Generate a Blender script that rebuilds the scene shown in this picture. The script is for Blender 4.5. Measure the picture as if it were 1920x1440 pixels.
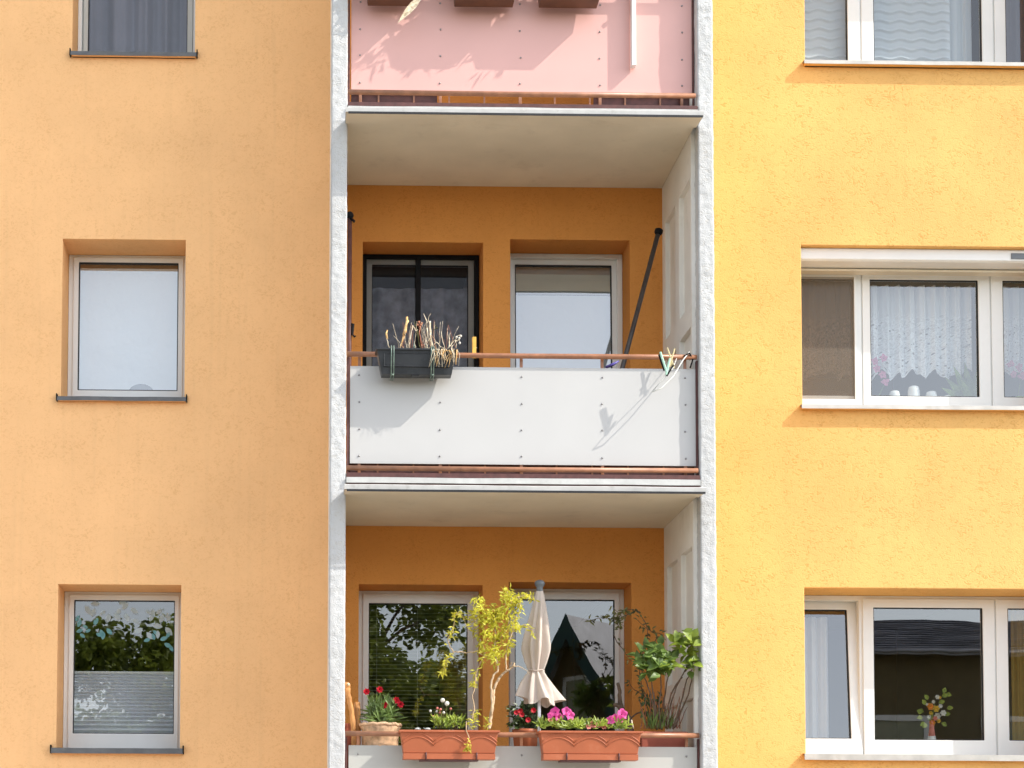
import bpy, bmesh, math, random
from math import sin, cos, pi, radians, sqrt
from mathutils import Vector, Matrix, noise

for o in list(bpy.data.objects):
    bpy.data.objects.remove(o)
random.seed(7)
S = bpy.context.scene
C = S.collection

# ---------------------------------------------------------------- camera
CAM = Vector((0.0, -14.24, 1.65))
FPX, PPX, PPY = 3307.0, 620.0, 1467.0
ROT = (Matrix.Rotation(-radians(0.9), 3, 'Z') @ Matrix.Rotation(pi / 2 + radians(3.0), 3, 'X')
       @ Matrix.Rotation(radians(0.26), 3, 'Z'))
cd = bpy.data.cameras.new('camera')
cam = bpy.data.objects.new('camera', cd)
C.objects.link(cam)
cam.matrix_world = Matrix.Translation(CAM) @ ROT.to_4x4()
cd.sensor_width = 36.0
cd.lens = FPX / 1920.0 * 36.0
cd.shift_x = (960 - PPX) / 1920.0
cd.shift_y = (PPY - 720) / 1920.0
cd.clip_start = 0.1
cd.clip_end = 2000
S.camera = cam

# ---------------------------------------------------------------- sky, sun, exposure
SUN = Vector((2.35, -1.0, 2.25)).normalized()          # direction towards the sun
w = bpy.data.worlds.new('World')
S.world = w
w.use_nodes = True
wn = w.node_tree
sky = wn.nodes.new('ShaderNodeTexSky')
sky.sky_type = 'NISHITA'
sky.sun_disc = False
sky.sun_elevation = math.asin(SUN.z)
sky.sun_rotation = math.atan2(SUN.x, SUN.y)
sky.air_density = 1.0
sky.dust_density = 1.0
sky.ozone_density = 1.0
bg = wn.nodes['Background']
bg.inputs['Strength'].default_value = 0.15
veil = wn.nodes.new('ShaderNodeHueSaturation')         # thin white haze over the whole sky
veil.inputs['Saturation'].default_value = 0.42
wn.links.new(sky.outputs[0], veil.inputs['Color'])
wn.links.new(veil.outputs[0], bg.inputs['Color'])
sl = bpy.data.lights.new('sun', 'SUN')
sl.energy = 2.0
sl.angle = radians(0.5)
sl.color = (1.0, 0.95, 0.86)
so = bpy.data.objects.new('sun', sl)
C.objects.link(so)
so.rotation_euler = (-SUN).to_track_quat('-Z', 'Y').to_euler()
so.location = (20, -10, 30)
S.view_settings.view_transform = 'Standard'
S.view_settings.look = 'None'
S.view_settings.gamma = 1.0
S.view_settings.exposure = 1.38
S.render.engine = 'CYCLES'
S.cycles.max_bounces = 7
S.cycles.diffuse_bounces = 4
S.cycles.glossy_bounces = 3
S.cycles.transparent_max_bounces = 12
S.cycles.caustics_reflective = False
S.cycles.caustics_refractive = False


def at(u, v, y):
    """point of the sketch grid (1920 x 1440) on the plane at depth y"""
    d = ROT @ Vector(((u - PPX) / FPX, -(v - PPY) / FPX, -1.0))
    return CAM + d * ((y - CAM.y) / d.y)


# ---------------------------------------------------------------- materials
def nodes_of(m):
    m.use_nodes = True
    n = m.node_tree.nodes
    return n, m.node_tree.links, n['Principled BSDF']


def mat(name, col, rough=0.6, metal=0.0, var=0.08, vscale=6.0, bump=0.0, bscale=60.0, bdist=0.004, spec=0.5,
        transl=0.0, dirt=None, dscale=3.0, detail=4.0, col2=None, stretch=None, coat=0.0):
    """painted / natural surface: base colour varied by noise, optional second colour and bump"""
    m = bpy.data.materials.new(name)
    n, l, p = nodes_of(m)
    p.inputs['Roughness'].default_value = rough
    p.inputs['Metallic'].default_value = metal
    p.inputs['Specular IOR Level'].default_value = spec
    p.inputs['Coat Weight'].default_value = coat
    tc = n.new('ShaderNodeTexCoord')
    src = tc.outputs['Object']
    if stretch:
        mp = n.new('ShaderNodeMapping')
        mp.inputs['Scale'].default_value = stretch
        l.new(src, mp.inputs[0])
        src = mp.outputs[0]
    nz = n.new('ShaderNodeTexNoise')
    nz.inputs['Scale'].default_value = vscale
    nz.inputs['Detail'].default_value = 5
    l.new(src, nz.inputs['Vector'])
    ra = n.new('ShaderNodeValToRGB')
    c0 = [max(0, c * (1 - var)) for c in col]
    c1 = [min(1, c * (1 + var)) for c in (col2 or col)]
    ra.color_ramp.elements[0].position = 0.32
    ra.color_ramp.elements[1].position = 0.68
    ra.color_ramp.elements[0].color = (*c0, 1)
    ra.color_ramp.elements[1].color = (*c1, 1)
    l.new(nz.outputs['Fac'], ra.inputs[0])
    out = ra.outputs[0]
    if dirt:
        dn = n.new('ShaderNodeTexNoise')
        dn.inputs['Scale'].default_value = dscale
        dn.inputs['Detail'].default_value = 8
        dn.inputs['Roughness'].default_value = 0.7
        l.new(tc.outputs['Object'], dn.inputs['Vector'])
        dr = n.new('ShaderNodeMapRange')
        dr.inputs[1].default_value = 0.56
        dr.inputs[2].default_value = 0.8
        dr.inputs[4].default_value = dirt[3]
        l.new(dn.outputs['Fac'], dr.inputs[0])
        mx = n.new('ShaderNodeMix')
        mx.data_type = 'RGBA'
        mx.inputs[7].default_value = (*dirt[:3], 1)
        l.new(dr.outputs[0], mx.inputs[0])
        l.new(out, mx.inputs[6])
        out = mx.outputs[2]
    l.new(out, p.inputs['Base Color'])
    if bump:
        bn = n.new('ShaderNodeTexNoise')
        bn.inputs['Scale'].default_value = bscale
        bn.inputs['Detail'].default_value = detail
        l.new(src, bn.inputs['Vector'])
        bp = n.new('ShaderNodeBump')
        bp.inputs['Strength'].default_value = bump
        bp.inputs['Distance'].default_value = bdist
        l.new(bn.outputs['Fac'], bp.inputs['Height'])
        l.new(bp.outputs[0], p.inputs['Normal'])
    if transl:
        tr = n.new('ShaderNodeBsdfTranslucent')
        l.new(out, tr.inputs['Color'])
        mxs = n.new('ShaderNodeMixShader')
        mxs.inputs[0].default_value = transl
        l.new(p.outputs[0], mxs.inputs[1])
        l.new(tr.outputs[0], mxs.inputs[2])
        l.new(mxs.outputs[0], n['Material Output'].inputs['Surface'])
    return m


def stucco(name, col, grain=70.0, strength=0.5, dist=0.006, var=0.05, specks=0.25, speck_col=(0.25, 0.14, 0.05), worm=0.5, streak=0.14):
    """rubbed plaster: fine grains, short worm-like grooves, faint cloudy weathering and small specks"""
    m = bpy.data.materials.new(name)
    n, l, p = nodes_of(m)
    p.inputs['Roughness'].default_value = 0.92
    p.inputs['Specular IOR Level'].default_value = 0.2
    tc = n.new('ShaderNodeTexCoord')
    ob = tc.outputs['Object']

    def nz(scale, detail=4, rough=0.55, dist=0.0, vec=None):
        t = n.new('ShaderNodeTexNoise')
        t.inputs['Scale'].default_value = scale
        t.inputs['Detail'].default_value = detail
        t.inputs['Roughness'].default_value = rough
        t.inputs['Distortion'].default_value = dist
        l.new(vec or ob, t.inputs['Vector'])
        return t.outputs['Fac']

    def rng(src, a, b, c=0.0, d=1.0):
        t = n.new('ShaderNodeMapRange')
        t.inputs[1].default_value, t.inputs[2].default_value = a, b
        t.inputs[3].default_value, t.inputs[4].default_value = c, d
        l.new(src, t.inputs[0])
        return t.outputs[0]

    def mixc(fac, a, b, mode='MIX'):
        t = n.new('ShaderNodeMix')
        t.data_type = 'RGBA'
        t.blend_type = mode
        if isinstance(fac, float):
            t.inputs[0].default_value = fac
        else:
            l.new(fac, t.inputs[0])
        for s, i in ((a, 6), (b, 7)):
            if isinstance(s, tuple):
                t.inputs[i].default_value = (*s, 1)
            else:
                l.new(s, t.inputs[i])
        return t.outputs[2]

    def math_(op, a, b):
        t = n.new('ShaderNodeMath')
        t.operation = op
        for s, i in ((a, 0), (b, 1)):
            if isinstance(s, float):
                t.inputs[i].default_value = s
            else:
                l.new(s, t.inputs[i])
        return t.outputs[0]
    cl = nz(0.9, 6, 0.6)
    dark = tuple(c * (1 - 2.2 * var) for c in col)
    lite = tuple(min(1, c * (1 + var)) for c in col)
    base = mixc(rng(cl, 0.34, 0.66), dark, lite)
    # short grooves, grouped in patches
    mp = n.new('ShaderNodeMapping')
    mp.inputs['Scale'].default_value = (0.75, 1, 1.0)
    mp.inputs['Rotation'].default_value = (0, radians(25), 0)
    l.new(ob, mp.inputs[0])
    gro = nz(grain * 0.62, 3, 0.5, 1.6, mp.outputs[0])
    groove = rng(gro, 0.36, 0.47, 1.0, 0.0)
    patch = rng(nz(4.0, 4), 0.42, 0.62)
    gfac = math_('MULTIPLY', groove, math_('MULTIPLY_ADD', patch, 0.75))
    base = mixc(math_('MULTIPLY', gfac, worm * 0.7), base, (col[0] * 0.72, col[1] * 0.6, col[2] * 0.42))
    ms = n.new('ShaderNodeMapping')
    ms.inputs['Scale'].default_value = (16, 1, 0.55)
    l.new(ob, ms.inputs[0])
    run = rng(nz(1.0, 5, 0.6, 0.0, ms.outputs[0]), 0.52, 0.72)
    base = mixc(math_('MULTIPLY', run, streak), base, tuple(c * 0.72 for c in col))
    blot = rng(nz(2.3, 6, 0.7, 0.4), 0.62, 0.75)
    base = mixc(math_('MULTIPLY', blot, streak), base, tuple(c * 0.7 for c in col))
    sp = rng(nz(24.0, 2, 0.5), 0.71, 0.77)
    base = mixc(math_('MULTIPLY', sp, specks), base, speck_col)
    l.new(base, p.inputs['Base Color'])
    gr = nz(grain * 1.5, 3, 0.6)
    h = math_('SUBTRACT', math_('MULTIPLY', gr, 0.8), math_('MULTIPLY', gfac, worm))
    h = math_('ADD', h, math_('MULTIPLY', nz(9.0, 3), 0.8))
    bp = n.new('ShaderNodeBump')
    bp.inputs['Strength'].default_value = strength
    bp.inputs['Distance'].default_value = dist
    l.new(h, bp.inputs['Height'])
    l.new(bp.outputs[0], p.inputs['Normal'])
    return m


def glass(name, r0=0.2, tint=(0.86, 0.9, 0.9), wob=0.02):
    m = bpy.data.materials.new(name)
    n, l, p = nodes_of(m)
    n.remove(p)
    lw = n.new('ShaderNodeLayerWeight')
    lw.inputs['Blend'].default_value = 0.5
    po = n.new('ShaderNodeMath')
    po.operation = 'POWER'
    po.inputs[1].default_value = 5.0
    l.new(lw.outputs['Facing'], po.inputs[0])
    fr = n.new('ShaderNodeMath')
    fr.operation = 'MULTIPLY_ADD'
    fr.inputs[1].default_value = 1 - r0
    fr.inputs[2].default_value = r0
    l.new(po.outputs[0], fr.inputs[0])
    t = n.new('ShaderNodeBsdfTransparent')
    t.inputs[0].default_value = (*tint, 1)
    g = n.new('ShaderNodeBsdfGlossy')
    g.inputs['Roughness'].default_value = 0.0
    tc = n.new('ShaderNodeTexCoord')
    nz = n.new('ShaderNodeTexNoise')
    nz.inputs['Scale'].default_value = 2.2
    nz.inputs['Detail'].default_value = 1
    l.new(tc.outputs['Object'], nz.inputs['Vector'])
    bp = n.new('ShaderNodeBump')
    bp.inputs['Strength'].default_value = wob
    bp.inputs['Distance'].default_value = 0.02
    l.new(nz.outputs['Fac'], bp.inputs['Height'])
    l.new(bp.outputs[0], g.inputs['Normal'])
    mx = n.new('ShaderNodeMixShader')
    l.new(fr.outputs[0], mx.inputs[0])
    l.new(t.outputs[0], mx.inputs[1])
    l.new(g.outputs[0], mx.inputs[2])
    l.new(mx.outputs[0], n['Material Output'].inputs['Surface'])
    return m


def sheer(name, col, opacity=0.6, transl=0.5, pattern=None, pscale=18.0):
    """thin cloth or mesh: partly see-through; a lace pattern makes it denser where the motif is"""
    m = bpy.data.materials.new(name)
    n, l, p = nodes_of(m)
    p.inputs['Base Color'].default_value = (*col, 1)
    p.inputs['Roughness'].default_value = 0.9
    tr = n.new('ShaderNodeBsdfTranslucent')
    tr.inputs[0].default_value = (*col, 1)
    mx = n.new('ShaderNodeMixShader')
    mx.inputs[0].default_value = transl
    l.new(p.outputs[0], mx.inputs[1])
    l.new(tr.outputs[0], mx.inputs[2])
    tp = n.new('ShaderNodeBsdfTransparent')
    m2 = n.new('ShaderNodeMixShader')
    m2.inputs[0].default_value = opacity
    if pattern:
        tc = n.new('ShaderNodeTexCoord')
        vo = n.new('ShaderNodeTexVoronoi')
        vo.inputs['Scale'].default_value = pscale
        l.new(tc.outputs['UV'], vo.inputs['Vector'])
        nz = n.new('ShaderNodeTexNoise')
        nz.inputs['Scale'].default_value = pscale * 1.3
        nz.inputs['Detail'].default_value = 4
        nz.inputs['Distortion'].default_value = 2.0
        l.new(tc.outputs['UV'], nz.inputs['Vector'])
        sx = n.new('ShaderNodeSeparateXYZ')
        l.new(tc.outputs['UV'], sx.inputs[0])
        band = n.new('ShaderNodeMapRange')            # motifs start below the plain upper part
        band.inputs[1].default_value, band.inputs[2].default_value = 0.72, 0.5
        l.new(sx.outputs['Y'], band.inputs[0])
        mr = n.new('ShaderNodeMapRange')
        mr.inputs[1].default_value, mr.inputs[2].default_value = 0.46, 0.56
        mr.inputs[3].default_value, mr.inputs[4].default_value = -0.05, 0.38
        l.new(nz.outputs['Fac'], mr.inputs[0])
        hole = n.new('ShaderNodeMapRange')
        hole.inputs[1].default_value, hole.inputs[2].default_value = 0.2, 0.27
        hole.inputs[3].default_value, hole.inputs[4].default_value = -0.5, 0.0
        l.new(vo.outputs['Distance'], hole.inputs[0])
        ad = n.new('ShaderNodeMath')
        l.new(mr.outputs[0], ad.inputs[0])
        l.new(hole.outputs[0], ad.inputs[1])
        mu = n.new('ShaderNodeMath')
        mu.operation = 'MULTIPLY_ADD'
        mu.inputs[2].default_value = opacity
        mu.use_clamp = True
        l.new(ad.outputs[0], mu.inputs[0])
        l.new(band.outputs[0], mu.inputs[1])
        l.new(mu.outputs[0], m2.inputs[0])
    l.new(tp.outputs[0], m2.inputs[1])
    l.new(mx.outputs[0], m2.inputs[2])
    l.new(m2.outputs[0], n['Material Output'].inputs['Surface'])
    return m


M = {}
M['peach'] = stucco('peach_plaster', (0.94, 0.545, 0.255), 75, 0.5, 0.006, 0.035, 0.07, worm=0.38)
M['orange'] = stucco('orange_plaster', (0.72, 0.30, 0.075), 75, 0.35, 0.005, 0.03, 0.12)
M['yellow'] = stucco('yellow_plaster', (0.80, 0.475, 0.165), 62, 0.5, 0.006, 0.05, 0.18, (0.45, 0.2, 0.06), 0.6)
M['white_rough'] = stucco('white_coarse_plaster', (0.58, 0.58, 0.575), 60, 0.6, 0.008, 0.04, 0.35, (0.3, 0.28, 0.25), 0.3, 0.45)
M['white_wall'] = mat('white_wall_paint', (0.82, 0.79, 0.73), 0.85, var=0.05, vscale=3, bump=0.25, bscale=40, bdist=0.003,
                      dirt=(0.42, 0.36, 0.27, 0.35), dscale=2.5)
M['ceiling'] = mat('ceiling_paint', (0.70, 0.62, 0.48), 0.9, var=0.06, vscale=2.2, bump=0.25, bscale=30, bdist=0.003,
                   dirt=(0.34, 0.28, 0.20, 0.35), dscale=3.0)
M['concrete'] = mat('white_slab_paint', (0.50, 0.50, 0.48), 0.75, var=0.1, vscale=9, bump=0.3, bscale=50, dirt=(0.32, 0.30, 0.27, 0.55), dscale=7)
M['lip'] = mat('drip_edge_paint', (0.52, 0.51, 0.49), 0.6, var=0.06, vscale=12, bump=0.15, bscale=30, dirt=(0.22, 0.2, 0.17, 0.7), dscale=9)
M['panel_white'] = mat('white_panel', (0.525, 0.515, 0.50), 0.42, var=0.025, vscale=1.8, bump=0.06, bscale=6, bdist=0.01,
                       dirt=(0.6, 0.58, 0.54, 0.25), dscale=2.0)
M['panel_cream'] = mat('offwhite_panel', (0.50, 0.495, 0.46), 0.42, var=0.03, vscale=1.8, bump=0.06, bscale=6, bdist=0.01,
                       dirt=(0.5, 0.5, 0.42, 0.3), dscale=2.0)
M['panel_pink'] = mat('pink_panel', (0.74, 0.42, 0.375), 0.42, var=0.03, vscale=1.8, bump=0.06, bscale=6, bdist=0.01,
                      dirt=(0.5, 0.3, 0.28, 0.2), dscale=2.0)
M['brown_steel'] = mat('brown_painted_steel', (0.33, 0.145, 0.075), 0.38, var=0.2, vscale=14, bump=0.1, bscale=80, dirt=(0.12, 0.05, 0.03, 0.5), dscale=8)
M['steel_and_shade'] = mat('dark_red_steel_and_shade', (0.10, 0.035, 0.03), 0.55, var=0.25, vscale=20)  # dark steel parts, also the strips that paint in gap shade
M['bolt'] = mat('zinc_bolt', (0.32, 0.31, 0.31), 0.35, 0.7, var=0.2, vscale=200)
M['pvc'] = mat('white_window_plastic', (0.79, 0.79, 0.765), 0.35, var=0.03, vscale=4, dirt=(0.5, 0.48, 0.44, 0.18), dscale=4)
M['pvc_grey'] = mat('greyed_window_plastic', (0.56, 0.55, 0.50), 0.4, var=0.05, vscale=5, dirt=(0.34, 0.32, 0.28, 0.3), dscale=5)
M['pvc_beige'] = mat('beige_shutter_metal', (0.70, 0.62, 0.48), 0.4, var=0.04, vscale=5)
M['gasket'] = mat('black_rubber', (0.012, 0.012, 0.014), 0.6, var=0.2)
M['sill_dark'] = mat('zinc_sill', (0.115, 0.115, 0.115), 0.5, 0.15, var=0.18, vscale=9, bump=0.1, bscale=20, dirt=(0.3, 0.27, 0.2, 0.5), dscale=6)
M['sill_light'] = mat('pale_metal_sill', (0.46, 0.44, 0.40), 0.4, 0.3, var=0.12, vscale=9, bump=0.1, bscale=20, dirt=(0.35, 0.3, 0.22, 0.6), dscale=7)
M['black'] = mat('black_plastic', (0.008, 0.008, 0.009), 0.7, var=0.25, vscale=20, spec=0.15)
M['planter_black'] = mat('scuffed_black_plastic', (0.016, 0.017, 0.019), 0.38, var=0.4, vscale=9, bump=0.15, bscale=12, dirt=(0.07, 0.07, 0.075, 0.6), dscale=6)
M['strap'] = mat('green_coated_metal', (0.16, 0.22, 0.18), 0.4, 0.2, var=0.3, vscale=40, dirt=(0.3, 0.3, 0.26, 0.6), dscale=30)
M['terracotta'] = mat('terracotta_plastic', (0.42, 0.115, 0.045), 0.5, var=0.08, vscale=6, bump=0.08, bscale=30, dirt=(0.5, 0.3, 0.2, 0.35), dscale=6)
M['redclay'] = mat('red_clay_pot', (0.36, 0.09, 0.05), 0.6, var=0.12, vscale=8)
M['brownbox'] = mat('brown_planter_plastic', (0.11, 0.042, 0.016), 0.5, var=0.2, vscale=9, bump=0.1, bscale=20)
M['soil'] = mat('potting_soil', (0.05, 0.033, 0.022), 0.95, var=0.4, vscale=60, bump=0.8, bscale=90, bdist=0.01)
M['glass'] = glass('window_glass', 0.2)
M['glass_coated'] = glass('coated_glass', 0.31)
M['glass_clear'] = glass('clear_glass', 0.10)
M['glass_dim'] = glass('screened_glass', 0.05, (0.85, 0.86, 0.88))
M['glass_brown'] = glass('dusty_glass', 0.06, (0.7, 0.66, 0.6))
M['blind_white'] = mat('white_roller_blind', (0.90, 0.90, 0.92), 0.85, var=0.03, vscale=1.5, bump=0.7, bscale=4.0, bdist=0.05)
M['band_grey'] = mat('pale_grey_band', (0.62, 0.63, 0.60), 0.85, var=0.03, vscale=2.0)  # colour of the painted-in reflection band on the balcony door
M['pleat'] = mat('pleated_blind_cloth', (0.86, 0.86, 0.90), 0.8, var=0.05, vscale=3)
M['curtain_dark'] = mat('dark_mauve_curtain', (0.22, 0.20, 0.24), 0.9, var=0.12, vscale=3, transl=0.2)
M['curtain_navy'] = mat('patterned_slate_curtain', (0.42, 0.43, 0.50), 0.9, var=0.4, vscale=9, detail=6)
M['curtain_white'] = mat('white_curtain', (0.74, 0.72, 0.72), 0.9, var=0.05, vscale=3, transl=0.3)
M['curtain_yellow'] = mat('ochre_curtain', (0.62, 0.40, 0.10), 0.9, var=0.1, vscale=3, transl=0.3)
M['lace'] = sheer('lace_curtain_cloth', (0.95, 0.96, 0.98), 0.85, 0.3, True, 22.0)
M['lace_brown'] = sheer('old_lace_cloth', (0.55, 0.48, 0.40), 0.6, 0.4, True, 22.0)
M['voile'] = sheer('grey_voile', (0.80, 0.83, 0.88), 0.9, 0.3)
M['mesh'] = sheer('insect_mesh', (0.30, 0.24, 0.18), 0.5, 0.2)
M['mesh_black'] = sheer('black_insect_mesh', (0.02, 0.02, 0.025), 0.36, 0.1)
M['room'] = mat('interior_paint', (0.30, 0.29, 0.28), 0.9, var=0.1, vscale=1.0)
M['room_floor'] = mat('interior_floor', (0.10, 0.065, 0.04), 0.6, var=0.2, vscale=4)
M['slat'] = mat('dark_blind_slat', (0.30, 0.30, 0.20), 0.35, 0.0, var=0.1, vscale=5)
M['teal'] = sheer('teal_leaf_film', (0.30, 0.62, 0.66), 0.62, 0.3)
M['pale_film'] = sheer('pale_leaf_film', (0.74, 0.86, 0.90), 0.6, 0.3)
M['cloth'] = mat('cream_parasol_cloth', (0.72, 0.62, 0.54), 0.85, var=0.06, vscale=5, bump=0.7, bscale=14, bdist=0.012, transl=0.25)
M['grey_plastic'] = mat('grey_plastic', (0.13, 0.145, 0.16), 0.4, var=0.1, vscale=20)
M['alu'] = mat('brushed_aluminium', (0.62, 0.62, 0.64), 0.35, 0.8, var=0.08, vscale=30, stretch=(1, 1, 0.1))
M['bark'] = mat('pale_willow_bark', (0.50, 0.36, 0.22), 0.8, var=0.3, vscale=25, bump=0.5, bscale=50)
M['bark_dark'] = mat('brown_bark', (0.13, 0.085, 0.055), 0.9, var=0.3, vscale=20, bump=0.6, bscale=40)
M['willow_leaf'] = mat('yellow_green_leaf', (0.60, 0.55, 0.045), 0.5, var=0.3, vscale=10, col2=(0.72, 0.70, 0.10), transl=0.5)
M['leaf'] = mat('green_leaf', (0.10, 0.17, 0.03), 0.42, var=0.35, vscale=12, col2=(0.16, 0.24, 0.05), transl=0.35)
M['leaf_bright'] = mat('bright_green_leaf', (0.22, 0.32, 0.035), 0.42, var=0.3, vscale=9, col2=(0.38, 0.46, 0.06), transl=0.4)
M['leaf_dark'] = mat('dark_green_leaf', (0.045, 0.075, 0.025), 0.4, var=0.35, vscale=12, col2=(0.08, 0.13, 0.04), transl=0.25)
M['leaf_olive'] = mat('olive_leaf', (0.11, 0.12, 0.04), 0.55, var=0.4, vscale=12, col2=(0.2, 0.19, 0.06), transl=0.3)
M['tree_leaf'] = mat('tree_leaf', (0.12, 0.17, 0.024), 0.5, var=0.4, vscale=2.5, col2=(0.26, 0.31, 0.045), transl=0.4)
M['pink'] = mat('magenta_petal', (0.78, 0.06, 0.34), 0.6, var=0.15, vscale=30, col2=(0.85, 0.14, 0.45), transl=0.35)
M['red'] = mat('red_petal', (0.70, 0.02, 0.045), 0.6, var=0.2, vscale=30, transl=0.3)
M['salmon'] = mat('salmon_petal', (0.75, 0.25, 0.2), 0.6, var=0.2, vscale=30, transl=0.3)
M['whitefl'] = mat('white_petal', (0.82, 0.79, 0.72), 0.7, var=0.08, vscale=30, transl=0.3)
M['orangefl'] = mat('orange_petal', (0.85, 0.30, 0.02), 0.6, var=0.15, vscale=30, transl=0.3)
M['yellowfl'] = mat('yellow_petal', (0.85, 0.55, 0.04), 0.6, var=0.15, vscale=30, transl=0.3)
M['dry'] = mat('dry_stem', (0.60, 0.47, 0.30), 0.85, var=0.3, vscale=40, col2=(0.72, 0.62, 0.46), bump=0.4, bscale=90)
M['dry_orange'] = mat('rotten_orange_stem', (0.62, 0.33, 0.10), 0.8, var=0.3, vscale=30, col2=(0.75, 0.5, 0.22), bump=0.4, bscale=90)
M['dry_red'] = mat('withered_red_stem', (0.35, 0.14, 0.08), 0.85, var=0.3, vscale=40)
M['wood'] = mat('orange_brown_wood', (0.50, 0.23, 0.07), 0.65, var=0.3, vscale=8, stretch=(6, 6, 1), bump=0.4, bscale=20, bdist=0.006)
M['wicker'] = mat('pale_wicker', (0.62, 0.40, 0.24), 0.75, var=0.3, vscale=30)
M['orchid'] = mat('dusty_pink_orchid', (0.62, 0.20, 0.36), 0.6, var=0.2, vscale=40, transl=0.3)
M['porcelain'] = mat('white_porcelain', (0.82, 0.82, 0.79), 0.25, var=0.02)
M['limepot'] = mat('lime_green_pot', (0.46, 0.58, 0.22), 0.4, var=0.05)
M['mint'] = mat('mint_peg_plastic', (0.42, 0.66, 0.52), 0.4, var=0.08, vscale=40)
M['straw'] = mat('straw_yellow_plastic', (0.62, 0.52, 0.28), 0.45, var=0.12, vscale=40)
M['peg_wood'] = mat('orange_wood_peg', (0.80, 0.44, 0.08), 0.6, var=0.15, vscale=40)
M['purple'] = mat('violet_plastic', (0.10, 0.08, 0.34), 0.4, var=0.1, vscale=40)
M['wire'] = mat('white_coated_wire', (0.62, 0.62, 0.58), 0.4, var=0.1, vscale=40)
M['pole'] = mat('dark_brown_pole', (0.06, 0.05, 0.045), 0.4, var=0.25, vscale=10)
M['asphalt'] = mat('asphalt', (0.055, 0.055, 0.057), 0.9, var=0.2, vscale=3, bump=0.5, bscale=120)
M['paving'] = mat('pale_paving', (0.42, 0.39, 0.34), 0.9, var=0.12, vscale=3, bump=0.4, bscale=60)
M['ground'] = mat('meadow_ground', (0.16, 0.15, 0.08), 0.95, var=0.3, vscale=0.5, bump=0.5, bscale=20)
M['grass'] = mat('lawn', (0.07, 0.11, 0.03), 0.9, var=0.35, vscale=4, bump=0.7, bscale=60)
M['rooftile'] = mat('slate_roof', (0.32, 0.32, 0.35), 0.5, var=0.2, vscale=3)
M['gable_green'] = mat('dark_green_board', (0.015, 0.05, 0.045), 0.5, var=0.2, vscale=4)
M['house_wall'] = mat('dull_ochre_render', (0.16, 0.125, 0.06), 0.9, var=0.15, vscale=3, bump=0.3, bscale=40)


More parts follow.
